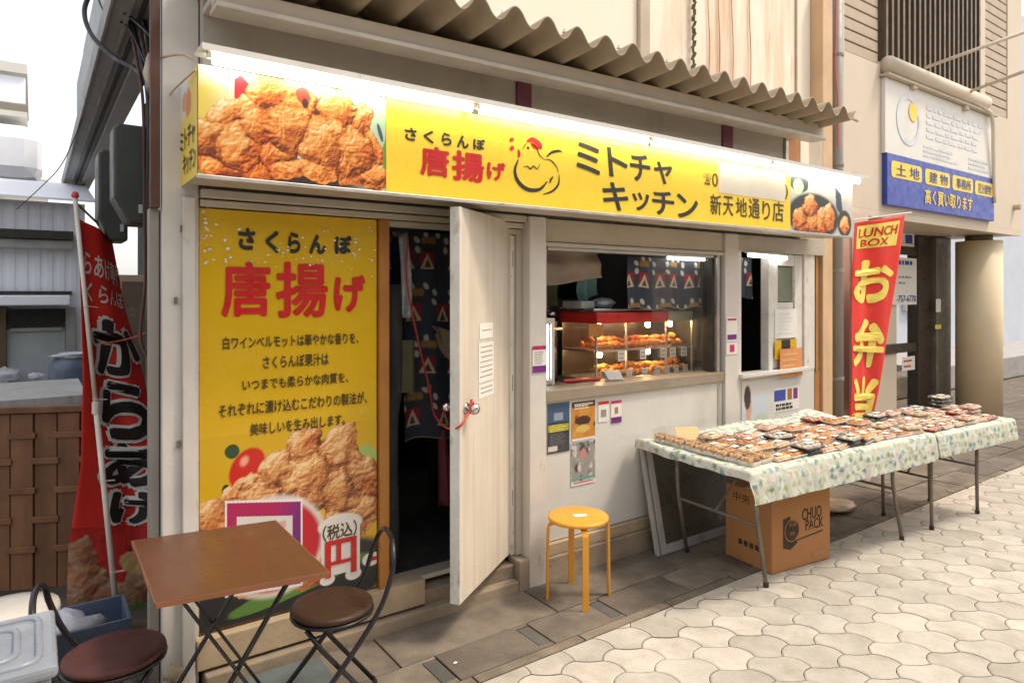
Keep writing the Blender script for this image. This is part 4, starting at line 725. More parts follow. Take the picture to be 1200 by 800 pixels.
for z in (1.122, 1.227, 1.352):
    for x in (2.38, 2.44, 2.50): tag(MB().lathe([(.02, 0), (.022, .01), (.022, .07), (.012, .085), (.012, .1)], (x, 3.28, z), 10).build('drink_bottle', M[cols[(k*5+k//3) % 6]]), 'small bottle inside the white display fridge', 'bottle', 'bottles in the display fridge'); k += 1
def cloth(name, label, x0, x1, z0, z1, Y, m, sag=.03, cat='cloth'):
    w, h = x1-x0, z1-z0; return tag(MB().grid(lambda u, v: (x0+w*u, Y+.02*math.sin(u*11+v*3)+.01*math.sin(v*9), z0+h*v-sag*(1-v)*math.sin(u*3.6+.5)), 16, 10).build(name, M[m], solid=.004, smooth=True), label, cat)
cloth('apron', 'brownish apron cloth hanging at the top left of the serving window', 2.34, atY(703, 300, 3.25).x, 1.73, 1.93, 3.25, 'canvas', .03)
cloth('towel', 'green-blue towel hanging between the apron and the printed curtain', 3.06, 3.22, 1.62, 1.9, 3.5, 'teal'); cloth('towel', 'dark green towel hanging behind the apron', 2.88, 3.03, 1.55, 1.9, 3.7, 'khaki')
tag(lump(MB(), (2.45, 3.5, 1.60), (.12, .08, .08), 3, 9).build('sack', M['canvas'], smooth=True), 'tan sack piled behind the display fridge', 'sack'); tag(lump(MB(), (2.93, 3.9, 1.62), (.10, .08, .11), 5, 9).build('net_bag', M['khaki'], smooth=True), 'olive net bag hanging deep inside the kitchen', 'bag')
mc = thing('drink_machine', 'black machine with two chrome dials beside the display fridge', 'machine', (2.75, 3.6, 1.03)); MB().box(2.68, 2.98, 3.62, 3.85, 1.032, 1.48).build('body', M['blackplastic'], mc, bevel=.02)
for x in (2.76, 2.90): MB().lathe([(.03, 0), (.036, .012), (.03, .03), (.01, .036)], (x, 3.60, 1.50), 12).build('dial', M['chrome'], mc, smooth=True)
MB().box(2.66, 3.0, 3.60, 3.87, 1.40, 1.415).build('tray', M['alu'], mc)
tag(MB().box(3.0, 3.12, 3.40, 3.6, 1.552, 1.60).build('carton', M['greyboard'], bevel=.004), 'grey box lying on top of the hot showcase', 'box'); tag(lump(MB(), (3.24, 3.45, 1.585), (.09, .07, .035), 8, 8).build('bag_of_packs', M['plasticbag'], smooth=True), 'crumpled clear bag on top of the hot showcase', 'bag')
def tubelamp(label, a, b): t = thing('tube_lamp', label, 'lamp', a); a, b = Vector(a), Vector(b); MB().tube([a, b], .013, 10).build('tube', M['tube2'], t, smooth=True); MB().bar(a+Vector((-.02, 0, .022)), b+Vector((.02, 0, .022)), .04, .012).build('fitting', M['white'], t)
tubelamp('lit tube lamp inside the top right of the serving window', (3.60, 3.17, 1.90), (4.0, 3.17, 1.90)); tubelamp('lit tube lamp at the top of the second window', (4.32, 3.03, 1.935), (4.80, 3.03, 1.925)); tubelamp('unseen tube lamp added on the kitchen ceiling to brighten the dark interior', (2.5, 4.4, 2.26), (3.6, 4.4, 2.26))  # kitchen ceiling tube is unseen, added to lift the dark interior
for x, y, z, s in ((3.3, 4.6, 1.2, .3), (2.7, 5.0, 1.0, .35), (3.9, 4.9, 1.3, .3)): tag(MB().box(x, x+s*1.4, y, y+.4, .15, z+s).build('kitchen_cabinet', M['steel'], bevel=.01), {3.3: 'steel cabinet in the middle of the dark kitchen', 2.7: 'steel cabinet at the left of the dark kitchen', 3.9: 'steel cabinet at the right of the dark kitchen'}[x], 'cabinet')
# ------------------------------------------------------------ display tables with flowered cloths
def leafprint(A, seed):
    r = np.random.RandomState(seed); w, h = A.w, A.h; A.put(np.ones(A.U.shape)*.0, (1, 1, 1)); pal = [(.12, .26, .20), (.10, .22, .26), (.30, .36, .14), (.16, .24, .10), (.20, .30, .34), (.42, .40, .20), (.55, .38, .34)]
    for iy in range(int(h/.058)+1):
        for ix in range(int(w/.056)+1):
            cx, cy = ix*.056+(iy % 2)*.028+r.uniform(-.011, .011), iy*.058+r.uniform(-.012, .012); q = r.rand()*6.28; c = pal[r.randint(len(pal))]; k = r.randint(3)
            x0, x1 = int((cx-.04)/w*A.nx), int((cx+.04)/w*A.nx)+2; y0, y1 = int((cy-.04)/h*A.ny), int((cy+.04)/h*A.ny)+2; x0, y0 = max(x0, 0), max(y0, 0); x1, y1 = min(x1, A.nx), min(y1, A.ny)
            if x1-x0 < 2 or y1-y0 < 2: continue
            s = Art.__new__(Art); s.U, s.V, s.C, s.w, s.h = A.U[y0:y1, x0:x1], A.V[y0:y1, x0:x1], A.C[y0:y1, x0:x1], w, h
            if k < 2:
                for t in (-.7, 0, .7): s.ell(cx+.016*math.cos(q+t), cy+.016*math.sin(q+t), .017, .0062, c, rot=q+t, soft=.3, a=.85)
            else: s.ell(cx, cy, .016, .013, c, soft=.4, a=.7); s.ell(cx, cy, .004, .004, (.7, .62, .3), soft=.3)
            A.C[y0:y1, x0:x1] = s.C
    return A
def make_table(label, org_, ang, L, Wd_, z, hang, kinds_):
    c, s = math.cos(ang), math.sin(ang); ox, oy = org_; T = lambda a, b, zz: Vector((ox+c*a-s*b, oy+s*a+c*b, zz))
    t = thing('folding_table', label, 'table', (ox+c*L/2-s*Wd_/2, oy+s*L/2+c*Wd_/2, 0))
    P = [T(.01, .01, z-.03), T(L-.01, .01, z-.03), T(L-.01, Wd_-.01, z-.03), T(.01, Wd_-.01, z-.03)]; MB().hexa(P+[p+Vector((0, 0, .025)) for p in P]).build('table_top', M['greyboard'], t, bevel=.004)
    for k, (a, da) in enumerate(((.20, .09), (L-.24, .12))):
        for b in (.13, Wd_-.13):
            if kinds_ == 'bent': pts = [T(a, b, z-.03), T(a+.01, b, .42), T(a+.02, b, .36), T(a+da, b, .012)]
            else: pts = [T(a, b, z-.03), T(a, b, .3), T(a+.01, b, .012)]
            lg = MB().tube(pts, .0125, 8).build('leg', M['steel'], t, smooth=True); MB().lathe([(.016, 0), (.016, .025)], pts[-1]-Vector((0, 0, .012)), 8).build('foot', M['blackplastic'], lg)
        MB().tube([T(a+.02, .13, .355), T(a+.02, Wd_-.13, .355)], .009, 6).build('crossbar', M['steel'], t); MB().tube([T(a+.01, .13, z-.06), T(a+.01, Wd_-.13, z-.06)], .009, 6).build('crossbar', M['steel'], t)
        d_ = .38 if k == 0 else -.38; MB().tube([T(a+.02, Wd_/2, .36), T(a+d_, Wd_/2, z-.035)], .008, 6).build('brace', M['steel'], t)
    return t, T
def tablecloth(label, T, L, D, z, hl, hr, hf, hb, res, seed, bump=None):
    w, h = L+hl+hr, D+hf+hb; A = leafprint(Art(w, h, int(w/res), int(h/res), (.55, .58, .50)), seed)
    def fn(u, v):
        a, b = u-hl, v-hf; ca, cb = min(max(a, 0), L), min(max(b, 0), D); ea, eb = a-ca, b-cb; drop = math.hypot(ea, eb)
        R_ = .018; out = R_*math.sin(min(drop/R_, 1.57)) if drop > 0 else 0; zz = z-(R_*(1-math.cos(min(drop/R_, 1.57)))+max(drop-1.57*R_, 0)) if drop > 0 else z
        k = min(drop/.08, 1); wv = k*.005*math.sin(a*14+seed)+k*.003*math.sin(a*37+b*20); dx = ea/drop*out if drop else 0; dy = eb/drop*out if drop else 0
        if abs(eb) > 0: dy += math.copysign(wv, eb)*.8+math.copysign(k*.012, eb)
        if abs(ea) > 0: dx += math.copysign(k*.012, ea)+.01*k*math.sin(b*30)
        if drop == 0: zz += .0018*math.sin(a*9+b*14)+.0012*math.sin(a*31-b*9)
        if bump: zz += bump(a, b)
        return T(ca+dx, cb+dy, zz)
    o = A.build('tablecloth', fn, None, M['printcloth'], norm=False); tag(o, label, 'tablecloth'); return o
TZ = .722; AN = -math.atan2(.126, 1.77)
t1, T1 = make_table('nearer folding table under a flowered cloth laid with food packs, beside the cardboard box', (3.06, 2.135), AN, 1.80, .86, TZ-.006, .2, 'bent')
t2, T2 = make_table('farther smaller folding table under a flowered cloth, toward the round column', (4.90, 2.0), AN, 1.09, .60, TZ-.012, .16, 'straight')
tablecloth('white cloth with green and blue leaf print over the nearer folding table', T1, 1.80, .86, TZ, .06, .05, .185, .05, .0065, 3, lambda a, b: (.045*math.exp(-((a-1.68)/.16)**2-((b-.84)/.14)**2)+.03*math.exp(-((a-1.0)/.3)**2-((b-.9)/.06)**2)+.02*math.exp(-((a+.02)/.05)**2-((b-.8)/.1)**2)))
tablecloth('white cloth with leaf print over the farther folding table, shorter drop', T2, 1.09, .60, TZ-.008, .02, .10, .165, .04, .0075, 8)
def pack(kind, label, cat, foodmat, traymat, sz=(.15, .11, .022), lid=True, group=None):
    a, b, h = sz; t = thing('food_pack', label, cat, (0, 0, 0), group)
    MB().hexa([(-a/2+.008, -b/2+.008, 0), (a/2-.008, -b/2+.008, 0), (a/2-.008, b/2-.008, 0), (-a/2+.008, b/2-.008, 0), (-a/2, -b/2, h*.55), (a/2, -b/2, h*.55), (a/2, b/2, h*.55), (-a/2, b/2, h*.55)]).build('tray', M[traymat], t, bevel=.003)
    mb = MB(); r = random.Random(kind)
    for i in range(4):
        for j in range(2): lump(mb, ((-a/2+.025+i*(a-.05)/3), (-.022+.044*j)+r.uniform(-.004, .004), h*.62), (.019, .021, h*.45), i*7+j+kind, 5)
    stuff(mb.build('food', M[foodmat], t, smooth=True))
    if lid: MB().hexa([(-a/2+.003, -b/2+.003, h*.56), (a/2-.003, -b/2+.003, h*.56), (a/2-.003, b/2-.003, h*.56), (-a/2+.003, b/2-.003, h*.56), (-a/2+.015, -b/2+.015, h*1.15), (a/2-.015, -b/2+.015, h*1.15), (a/2-.015, b/2-.015, h*1.15), (-a/2+.015, b/2-.015, h*1.15)]).build('lid', M['lidclear'], t)
    if lid and kind not in (1,): MB().box(-a*.1, a*.28, -b*.12, b*.20, h*1.16, h*1.18).build('price_label', M['paper'], t)
    return t
M['salmon'] = mat('salmon_food', (.82, .46, .30), .5, var=.3, vs=25, bump=.6); M['rice'] = mat('rice', (.74, .66, .54), .6, var=.2, vs=40, bump=.6); M['breadbrown'] = mat('bread_brown', (.58, .36, .18), .6, var=.3, vs=25, bump=.5); M['palefood'] = mat('pale_food', (.82, .62, .40), .6, var=.3, vs=25, bump=.6)
PK = dict(w=(1, 'breadbrown', 'tray', (.10, .085, .045)), o=(2, 'food', 'tray', (.155, .11, .024)), y=(3, 'palefood', 'paletray', (.15, .11, .022)), d=(4, 'rice', 'darktray', (.17, .12, .026)), r=(5, 'salmon', 'redtray', (.17, .12, .024)), s=(6, 'salmon', 'tray', (.15, .11, .022)))
_pk = {}
OD = 'first second third fourth fifth sixth seventh eighth ninth tenth eleventh twelfth thirteenth fourteenth'.split()
def place(kind, T, a, b, z, rot, label, group):
    if kind not in _pk: p = PK[kind]; o = _pk[kind] = pack(p[0], label, 'food pack', p[1], p[2], p[3], True, group)
    else: o = copy_tree(_pk[kind]); o['label'] = label; o['group'] = group
    o.location = T(a, b, z); o.rotation_euler = (0, 0, AN+rot)
LB_ = dict(w='clear wrapped brown sandwich', o='clear pack of orange fried food', y='clear pack of pale golden food', d='black tray pack with pale filling', r='red tray pack with clear lid', s='clear pack of pinkish food')
rows1 = [(.085, 'wyodsydoysoy', .135, .20), (.215, 'yoyodoosoyys', .135, .24), (.34, 'ooydoyosooys', .14, .26), (.465, 'yosdyoosoyy', .15, .24), (.58, 'yoysooros', .17, .36)]
for i in range(9): place('w', T1, .085+.008*(i % 2), .075+i*.082, TZ+.002, 1.57+rng.uniform(-.15, .15), 'clear wrapped brown sandwich, %s from the front along the near end, nearer table' % OD[i], 'sandwiches along the near end of the nearer table')
wd = ['front row', 'second row', 'third row', 'fourth row', 'back row']
for ri, (b, ks, st, a0) in enumerate(rows1):
    for i, k in enumerate(ks):
        a = a0+i*st+rng.uniform(-.012, .012)
        if a > 1.72: break
        place(k, T1, a, b+rng.uniform(-.012, .012), TZ+.002, rng.uniform(-.2, .2)+(1.57 if k == 'w' and False else 0), '%s, %s from the near end, %s, nearer table' % (LB_[k], OD[i], wd[ri]), 'packs in the %s of the nearer table' % wd[ri])
        if rng.rand() < .33 and k != 'w': place(k, T1, a+rng.uniform(-.02, .02), b+rng.uniform(-.01, .01), TZ+.031, rng.uniform(-.25, .25), '%s stacked over the %s in %s, nearer table' % (LB_[k], OD[i], wd[ri]), 'packs stacked in the %s of the nearer table' % wd[ri])
rows2 = [(.08, 'rsysyr', .155, .09), (.21, 'syysrs', .17, .07), (.34, 'syyyss', .17, .10), (.46, 'dssdsd', .18, .10)]
for ri, (b, ks, st, a0) in enumerate(rows2):
    for i, k in enumerate(ks):
        a = a0+i*st+rng.uniform(-.012, .012)
        if a > 1.02: break
        for h in range(1+(rng.rand() < .4)+(ri == 3 and i in (2, 5))+(ri > 0 and i == 5)):
            place(k, T2, a+rng.uniform(-.008, .008), b, TZ-.004+.029*h, rng.uniform(-.15, .15), ('%s, %s from the left, %s, farther table' % (LB_[k], OD[i], wd[ri])) if not h else ('%s, %s over the %s in %s, farther table' % (LB_[k].replace('clear pack', 'pack').replace(' with clear lid', ''), ['', 'second layer', 'third layer', 'top layer'][min(h, 3)], OD[i], wd[ri])), 'packs in the %s of the farther table' % wd[ri] if h == 0 else 'packs stacked in the %s of the farther table' % wd[ri])
tag(MB().hexa([T1(.15, .66, TZ+.002), T1(.29, .60, TZ+.002), T1(.295, .61, TZ+.002), T1(.155, .67, TZ+.002), T1(.17, .72, TZ+.085), T1(.31, .66, TZ+.085), T1(.315, .67, TZ+.085), T1(.175, .73, TZ+.085)]).build('price_sign', M['paperyellow']), 'tan card leaning at the near end of the flowered table', 'card')
tag(MB().hexa([T1(.08, .78, TZ+.002), T1(.17, .74, TZ+.002), T1(.172, .745, TZ+.002), T1(.082, .785, TZ+.002), T1(.05, .80, TZ+.08), T1(.13, .76, TZ+.10), T1(.132, .765, TZ+.10), T1(.052, .805, TZ+.08)]).build('price_sign', M['paper']), 'small white card standing at the near back corner of the flowered table', 'card')
# ------------------------------------------------------------ cardboard box
bx = thing('cardboard_box', 'brown cardboard box with round black logo standing under the nearer flowered table', 'box', (3.75, 2.45, 0))
ba, bb = Vector((3.523, 2.315, 0)), Vector((4.045, 2.252, 0)); e1 = (bb-ba).normalized(); e2 = Vector((-e1.y, e1.x, 0)); bl_, bd_, bh_ = (bb-ba).length, .36, .455
B = lambda a, b, z: ba+e1*a+e2*b+Vector((0, 0, z+.003))
MB().hexa([B(0, 0, 0), B(bl_, 0, 0), B(bl_, bd_, 0), B(0, bd_, 0), B(0, 0, bh_), B(bl_, 0, bh_), B(bl_, bd_, bh_), B(0, bd_, bh_)]).build('carton', M['card'], bx, bevel=.006)
MB().hexa([B(.0, bd_/2-.03, bh_+.001), B(bl_, bd_/2-.03, bh_+.001), B(bl_, bd_/2+.03, bh_+.001), B(0, bd_/2+.03, bh_+.001), B(.0, bd_/2-.03, bh_+.003), B(bl_, bd_/2-.03, bh_+.003), B(bl_, bd_/2+.03, bh_+.003), B(0, bd_/2+.03, bh_+.003)]).build('tape', M['cardtape'], bx)
ff = lambda u, v: B(u*bl_, -.0015, v*bh_); ffi = lambda u, v: B(u*bl_, -.003, v*bh_); ffj = lambda u, v: B(u*bl_, -.0045, v*bh_)
def ring(fn, cu, cv, r0, r1, asp, n=28):
    mb = MB(); mb.add([fn(cu+r*math.cos(2*math.pi*k/n), cv+r*asp*math.sin(2*math.pi*k/n)) for r in (r0, r1) for k in range(n)], [(k, (k+1) % n, n+(k+1) % n, n+k) for k in range(n)] if r0 > 0 else []); return mb
def disc(fn, cu, cv, r, asp, n=28): return MB().add([fn(cu+r*math.cos(2*math.pi*k/n), cv+r*asp*math.sin(2*math.pi*k/n)) for k in range(n)], [tuple(range(n))])
asp = bl_/bh_
MB().add([ff(.18, .30), ff(.30, .26), ff(.42, .33), ff(.30, .56), ff(.30, .70), ff(.18, .68)], [(0, 1, 2, 3, 4, 5)]).build('print', M['carddark'], bx); ring(ffi, .33, .51, .118, .13, asp).build('print', M['card'], bx); disc(ffi, .33, .51, .108, asp).build('print', M['carddark'], bx)
MB().add([ff(.25, .34), ff(.86, .40), ff(.86, .42), ff(.25, .355)], [(0, 1, 2, 3)]).build('print', M['carddark'], bx)
lettering(bx, M['card'], [('中央', (.27, .39, .555, .62), .0), ('中央', (.29, .37, .44, .50), .0)], ffj); lettering(bx, M['carddark'], [('CHUO', (.50, .84, .60, .76), .02), ('PACK', (.56, .87, .46, .60), .02)], ff); [MB().add([ff(.66+.045*k, .09), ff(.69+.045*k, .09), ff(.69+.045*k, .14), ff(.66+.045*k, .14)], [(0, 1, 2, 3)]).build('print', M['cardtape'], bx) for k in range(6)]
fl_ = lambda u, v: B(-.0015, bd_*(1-u), v*bh_); lettering(bx, M['carddark'], [('中央', (.18, .55, .80, .92), .0)], fl_); [MB().add([fl_(.3+.12*k, .23), fl_(.38+.12*k, .23), fl_(.38+.12*k, .30), fl_(.3+.12*k, .30)], [(0, 1, 2, 3)]).build('print', M['carddark'], bx) for k in range(4)]
tag(lump(MB(), (4.98, 2.72, .035), (.17, .11, .035), 4, 9).build('packing_bag', M['paletray'], smooth=True), 'pale flattened bag lying on the ground under the tables', 'bag'); tag(MB().box(4.60, 4.95, 2.86, 2.98, .004, .09).build('foam_box', M['tray'], bevel=.01), 'white foam box on the ground behind the table legs', 'box')
# leaning sash
sa = thing('window_sash', 'old grey window sash leaning against the white panel beneath the nearer table', 'sash', (3.2, 2.9, 0))
lz = lambda x, z, t=0.: Vector((x, 2.885+.15*z/.70+t, z+.004))
def lbar(x0, x1, z0, z1, nm, m, t0=0, t1=.03): MB().hexa([lz(x0, z0, t0), lz(x1, z0, t0), lz(x1, z0, t1), lz(x0, z0, t1), lz(x0, z1, t0), lz(x1, z1, t0), lz(x1, z1, t1), lz(x0, z1, t1)]).build(nm, M[m], sa, bevel=.002 if t1 > .02 else 0)
lbar(3.185, 3.205, 0, .70, 'stile', 'greyboard'); lbar(3.208, 3.216, 0, .70, 'groove', 'dark', .008, .03); lbar(3.219, 3.27, 0, .70, 'stile', 'greyboard'); lbar(4.12, 4.19, 0, .70, 'stile', 'greyboard'); lbar(3.273, 4.118, .0, .05, 'rail', 'greyboard'); lbar(3.273, 4.118, .645, .70, 'rail', 'greyboard'); lbar(3.273, 4.118, .052, .643, 'pane', 'greenglass', .012, .02)
# ------------------------------------------------------------ orange stool
st = thing('round_stool', 'orange bentwood stool with round seat standing by the white panel', 'stool', (2.415, 2.765, 0)); c0 = Vector((2.415, 2.765, 0))
MB().lathe([(.150, .421), (.163, .424), (.166, .432), (.165, .441), (.155, .445), (.02, .444)], c0, 40).build('seat', M['stool'], st, smooth=True)
MB().hexa([c0+Vector(p) for p in ((-.04, -.02, .4455), (.03, -.045, .4455), (.045, -.01, .4455), (-.025, .025, .4455), (-.04, -.02, .447), (.03, -.045, .447), (.045, -.01, .447), (-.025, .025, .447))]).build('worn_label', M['paper'], st)
for k in range(4):
    q = R(-118+90*k); dr = Vector((math.cos(q), math.sin(q), 0)); sd_ = Vector((-dr.y, dr.x, 0)); pr_ = [(.10, .415), (.145, .414), (.163, .405), (.172, .385), (.174, .34), (.178, .0)]; mb = MB(); vs = []
    for r_, z in pr_:
        for s_, t_ in ((-1, 0), (1, 0), (1, 1), (-1, 1)): vs.append(c0+dr*(r_-(.012 if t_ and z < .40 else 0))+sd_*s_*.0165+Vector((0, 0, z-(.012 if t_ and z >= .40 else 0))))
    n_ = len(pr_); mb.add(vs, [(i*4+j, i*4+(j+1) % 4, (i+1)*4+(j+1) % 4, (i+1)*4+j) for i in range(n_-1) for j in range(4)]+[(3, 2, 1, 0), (4*n_-4, 4*n_-3, 4*n_-2, 4*n_-1)]); lg = mb.build('leg', M['stool'], st, bevel=.003)
    MB().box(-.018, .018, -.018, .018, 0, .022).build('foot_cap', M['seatdark'], lg, loc=None) if 0 else None
# ------------------------------------------------------------ cafe table and folding chairs
ctb = thing('cafe_table', 'small square brown folding table with crossed black legs in front of the yellow poster', 'table', (.561, 2.585, 0)); Tc = lambda a, b, z: Vector((.564+.985*a+.004*b, 2.585-.16*a+1.0*b, z))
wa, wb_ = .262, .318
P = [Tc(-wa, -wb_, .688), Tc(wa, -wb_, .688), Tc(wa, wb_, .688), Tc(-wa, wb_, .688)]; MB().hexa(P+[p+Vector((0, 0, .016)) for p in P]).build('table_top', M['tabletop'], ctb, bevel=.004)
for a, b, c_, d in ((-wa-.001, wa+.001, -wb_-.003, -wb_+.001), (-wa-.001, wa+.001, wb_-.001, wb_+.003), (-wa-.003, -wa+.001, -wb_, wb_), (wa-.001, wa+.003, -wb_, wb_)): P = [Tc(a, c_, .685), Tc(b, c_, .685), Tc(b, d, .685), Tc(a, d, .685)]; MB().hexa(P+[p+Vector((0, 0, .0165)) for p in P]).build('edge_band', M['tableedge'], ctb)
for s_, yy in ((1, .215), (-1, .185)):
    for b in (-yy, yy): MB().bar(Tc(-.19*s_, b, .680), Tc(.23*s_, b*1.05, .0), .011, .024, (0, 1, 0)).build('leg', M['black'], ctb, bevel=.003)
    MB().tube([Tc(.22*s_, -yy, .02), Tc(.22*s_, yy, .02)], .009, 8).build('crossbar', M['black'], ctb); MB().tube([Tc(-.17*s_, -yy, .65), Tc(-.17*s_, yy, .65)], .008, 8).build('crossbar', M['black'], ctb)
def make_chair(label, loc, rot, seatm, back=True):
    t = thing('folding_chair', label, 'chair', (0, 0, 0))
    MB().lathe([(.02, .405), (.135, .407), (.152, .414), (.158, .424), (.155, .434), (.135, .440), (.03, .434)], (0, 0, 0), 32).build('seat', M[seatm], t, smooth=True)
    MB().lathe([(.150, .398), (.160, .402), (.160, .412), (.150, .413)], (0, 0, 0), 32).build('seat_rim', M['black'], t, smooth=True)
    hoop = [(-.20, -.165, .01), (-.02, -.163, .22), (.14, -.16, .43), (.20, -.150, .57), (.212, -.125, .64), (.220, -.07, .675), (.222, 0, .685), (.220, .07, .675), (.212, .125, .64), (.19, .150, .57), (.14, .16, .43), (-.02, .163, .22), (-.20, .165, .01)]
    MB().tube(arc(hoop, 5), .0105, 8).build('back_frame', M['black'], t, smooth=True)
    for b in (-.135, .135): MB().tube([(-.11, b*.8, .40), (-.06, b, .33), (.20, b, .01)], .0095, 8).build('leg', M['black'], t, smooth=True)
    MB().tube([(.19, -.135, .03), (.19, .135, .03)], .008, 8).build('crossbar', M['black'], t); MB().tube([(-.18, -.16, .03), (-.18, .16, .03)], .008, 8).build('crossbar', M['black'], t); MB().bar((-.12, 0, .395), (.13, 0, .395), .03, .012).build('seat_bar', M['black'], t)
    t.location = loc; t.rotation_euler = (0, 0, rot); return t
make_chair('black framed folding chair with dark brown round seat, right of the small table', (.955, 2.555, 0), R(-12), 'seatdark')
make_chair('black framed folding chair with red-brown round seat, left of the small table', (.225, 2.645, 0), R(172), 'seatred')
# ------------------------------------------------------------ banners
def banner(name, label, rows, mtl, parent=None):
    """rows: list of (v, left point, right point) from bottom to top"""
    def fn(u, v, e=0.):
        for i in range(len(rows)-1):
            if v <= rows[i+1][0] or i == len(rows)-2: break
        v0, a0, b0 = rows[i]; v1, a1, b1 = rows[i+1]; t = (v-v0)/(v1-v0); 
        m0 = (Vector(rows[i+1][1])-Vector(rows[max(i-1, 0)][1]))*.5 if i else Vector(a1)-Vector(a0); t2 = t*t*(3-2*t)*.35+t*.65
        a, b = Vector(a0).lerp(Vector(a1), t2), Vector(b0).lerp(Vector(b1), t2); d = (b-a); n = d.cross(Vector((0, 0, 1))).normalized()
        return a+d*u+n*(.02*math.sin(u*6.3+v*4)+.008*math.sin(u*13+v*9)+e)
    o = MB().grid(fn, 26, 60).build(name, mtl, parent, smooth=True, solid=.0015); return fn, o
fr_ = thing('banner_flag', 'red lunch banner', 'banner', atD(1000, 520, 6.0)-Vector((0, 0, .35)))
fr_['label'] = 'red lunch banner with big yellow lettering standing behind the flowered tables'
rowsR = [(0, atD(994, 492, 6.0), atD(1021, 492, 6.55)), (.35, atD(995, 410, 5.98), atD(1035, 412, 6.5)), (.7, atD(997, 325, 5.98), atD(1050, 322, 6.42)), (.86, atD(1000, 290, 5.98), atD(1056, 284, 6.4)), (1, atD(1003, 261, 5.98), atD(1062, 252, 6.4))]
fnR, _o = banner('cloth', '', rowsR, M['flagred'], fr_); eR = lambda e: (lambda u, v: fnR(u, v, e)); sR = -1 if (fnR(.5, .5, .1)-Vector((0, 0, CH))).length > (fnR(.5, .5, 0)-Vector((0, 0, CH))).length else 1
def quadg(fn, u0, u1, v0, v1, n=10): return MB().grid(lambda u, v: fn(u0+(u1-u0)*u, v0+(v1-v0)*v), n, n)
quadg(eR(.003*sR), .07, .86, .845, .972).build('yellow_block', M['yellow_ink'], fr_, solid=0)
lettering(fr_, M['red'], [('LUNCH', (.12, .82, .912, .955), .03, .1), ('BOX', (.18, .66, .857, .902), .03, .1)], eR(.007*sR)); lettering(fr_, M['yellow_ink'], [('お', (.04, .90, .565, .785), .05), ('弁', (.04, .93, .255, .505), .05), ('当', (.05, .95, .005, .215), .05)], eR(.005*sR))
MB().tube([atD(999, 258, 5.97), atD(1068, 249, 6.45)], .007, 8).build('crossbar', M['pole'], fr_); pb_ = atD(997, 480, 6.03); MB().tube([(pb_.x, pb_.y, .02), (pb_.x, pb_.y, atD(999, 255, 6.03).z)], .011, 8).build('pole', M['pole'], fr_); MB().lathe([(.16, 0), (.16, .05), (.05, .08), (.03, .12)], (pb_.x, pb_.y, 0), 20).build('base', M['whitepot'], fr_)
fb = Vector((.31, 3.85, 0)); fL = thing('banner_flag', 'red fried chicken banner with black lettering on a white pole beside the alley fence', 'banner', fb)
D0 = 3.40
rowsL = [(0, atD(78, 712, 3.44), atD(198, 716, 3.70)), (.18, atD(80, 640, 3.44), atD(198, 640, 3.70)), (.38, atD(93, 545, 3.42), atD(187, 548, 3.74)), (.60, atD(96, 440, 3.42), atD(168, 448, 3.78)), (.80, atD(93, 340, 3.44), atD(144, 358, 3.8)), (1, atD(93, 251, 3.44), atD(135, 288, 3.8))]
fnL, _o = banner('cloth', '', rowsL, M['flagred'], fL); eL = lambda e: (lambda u, v: fnL(u, v, e)); sL = -1 if (fnL(.5, .5, .1)-Vector((0, 0, CH))).length > (fnL(.5, .5, 0)-Vector((0, 0, CH))).length else 1
A = Art(1, 1, 110, 90, (.50, .02, .015)); A.heap([(.1, .25, .3, .35, 0), (.05, .6, .22, .25, .4), (.35, .1, .3, .25, .2), (.75, .3, .25, .22, .5), (.9, .65, .22, .25, 0), (.6, .15, .22, .2, 0)], 31, 20, pal=[(.10, .05, .03), (.28, .14, .08), (.42, .26, .15), (.5, .38, .25)]); A.ell(.66, .55, .16, .14, (.60, .42, .16), wob=.5); A.ell(.6, .72, .05, .05, (.3, .02, .02)); A.ell(.8, .05, .25, .06, (.1, .18, .04), wob=.4)
A.build('photo_print', lambda u, v: fnL(u, v*.235, .002*sL), fL, M['printcloth'])
lettering(fL, M['white_ink'], [('か', (.15, 1.03, .605, .75), .10), ('ら', (.20, 1.0, .445, .60), .10), ('あ', (.20, 1.0, .315, .455), .10), ('げ', (.32, 1.0, .235, .325), .10)], eL(.011*sL), 'lettering_outline')
lettering(fL, M['ink'], [('か', (.20, .98, .613, .742), .055), ('ら', (.25, .95, .453, .592), .055), ('あ', (.25, .95, .323, .447), .055), ('げ', (.37, .95, .242, .318), .055)], eL(.020*sL)); lettering(fL, M['white_ink'], [('からあげ専門', (.05, .95, .86, .92), .02), ('さくらんぼ', (.05, .95, .78, .845), .02)], eL(.004*sL))
pt, pbm = atD(88, 232, 3.40), Vector((.335, 3.80, .03)); pole_o = MB().tube([pbm, pbm.lerp(pt, .5)], .013, 10).tube([pbm.lerp(pt, .5), pt], .0105, 10).build('pole', M['pole'], fL, smooth=True); q = pbm.lerp(pt, .5); MB().tube([q-Vector((0, 0, .03)), q+Vector((0, 0, .03))], .018, 10).build('clamp', M['pole'], fL)
MB().tube([pt-Vector((0, 0, .02)), atD(138, 284, 3.92)], .006, 6).build('crossbar', M['steel'], fL); MB().lathe([(.0, .0), (.013, .0), (.018, .012), (.012, .03), (0, .035)], pt, 10).build('cap', M['rope'], fL)
for k in (.12, .33, .52, .74): p_ = pbm.lerp(pt, k); MB().bar(p_+Vector((-.012, -.005, 0)), p_+Vector((.05, .0, -.006)), .02, .002).build('loop', M['pole'], fL)
MB().lathe([(.05, 0), (.05, .05), (.04, .06), (.04, .12), (.02, .13)], pbm-Vector((0, 0, .025)), 14).build('base', M['whitepot'], fL)
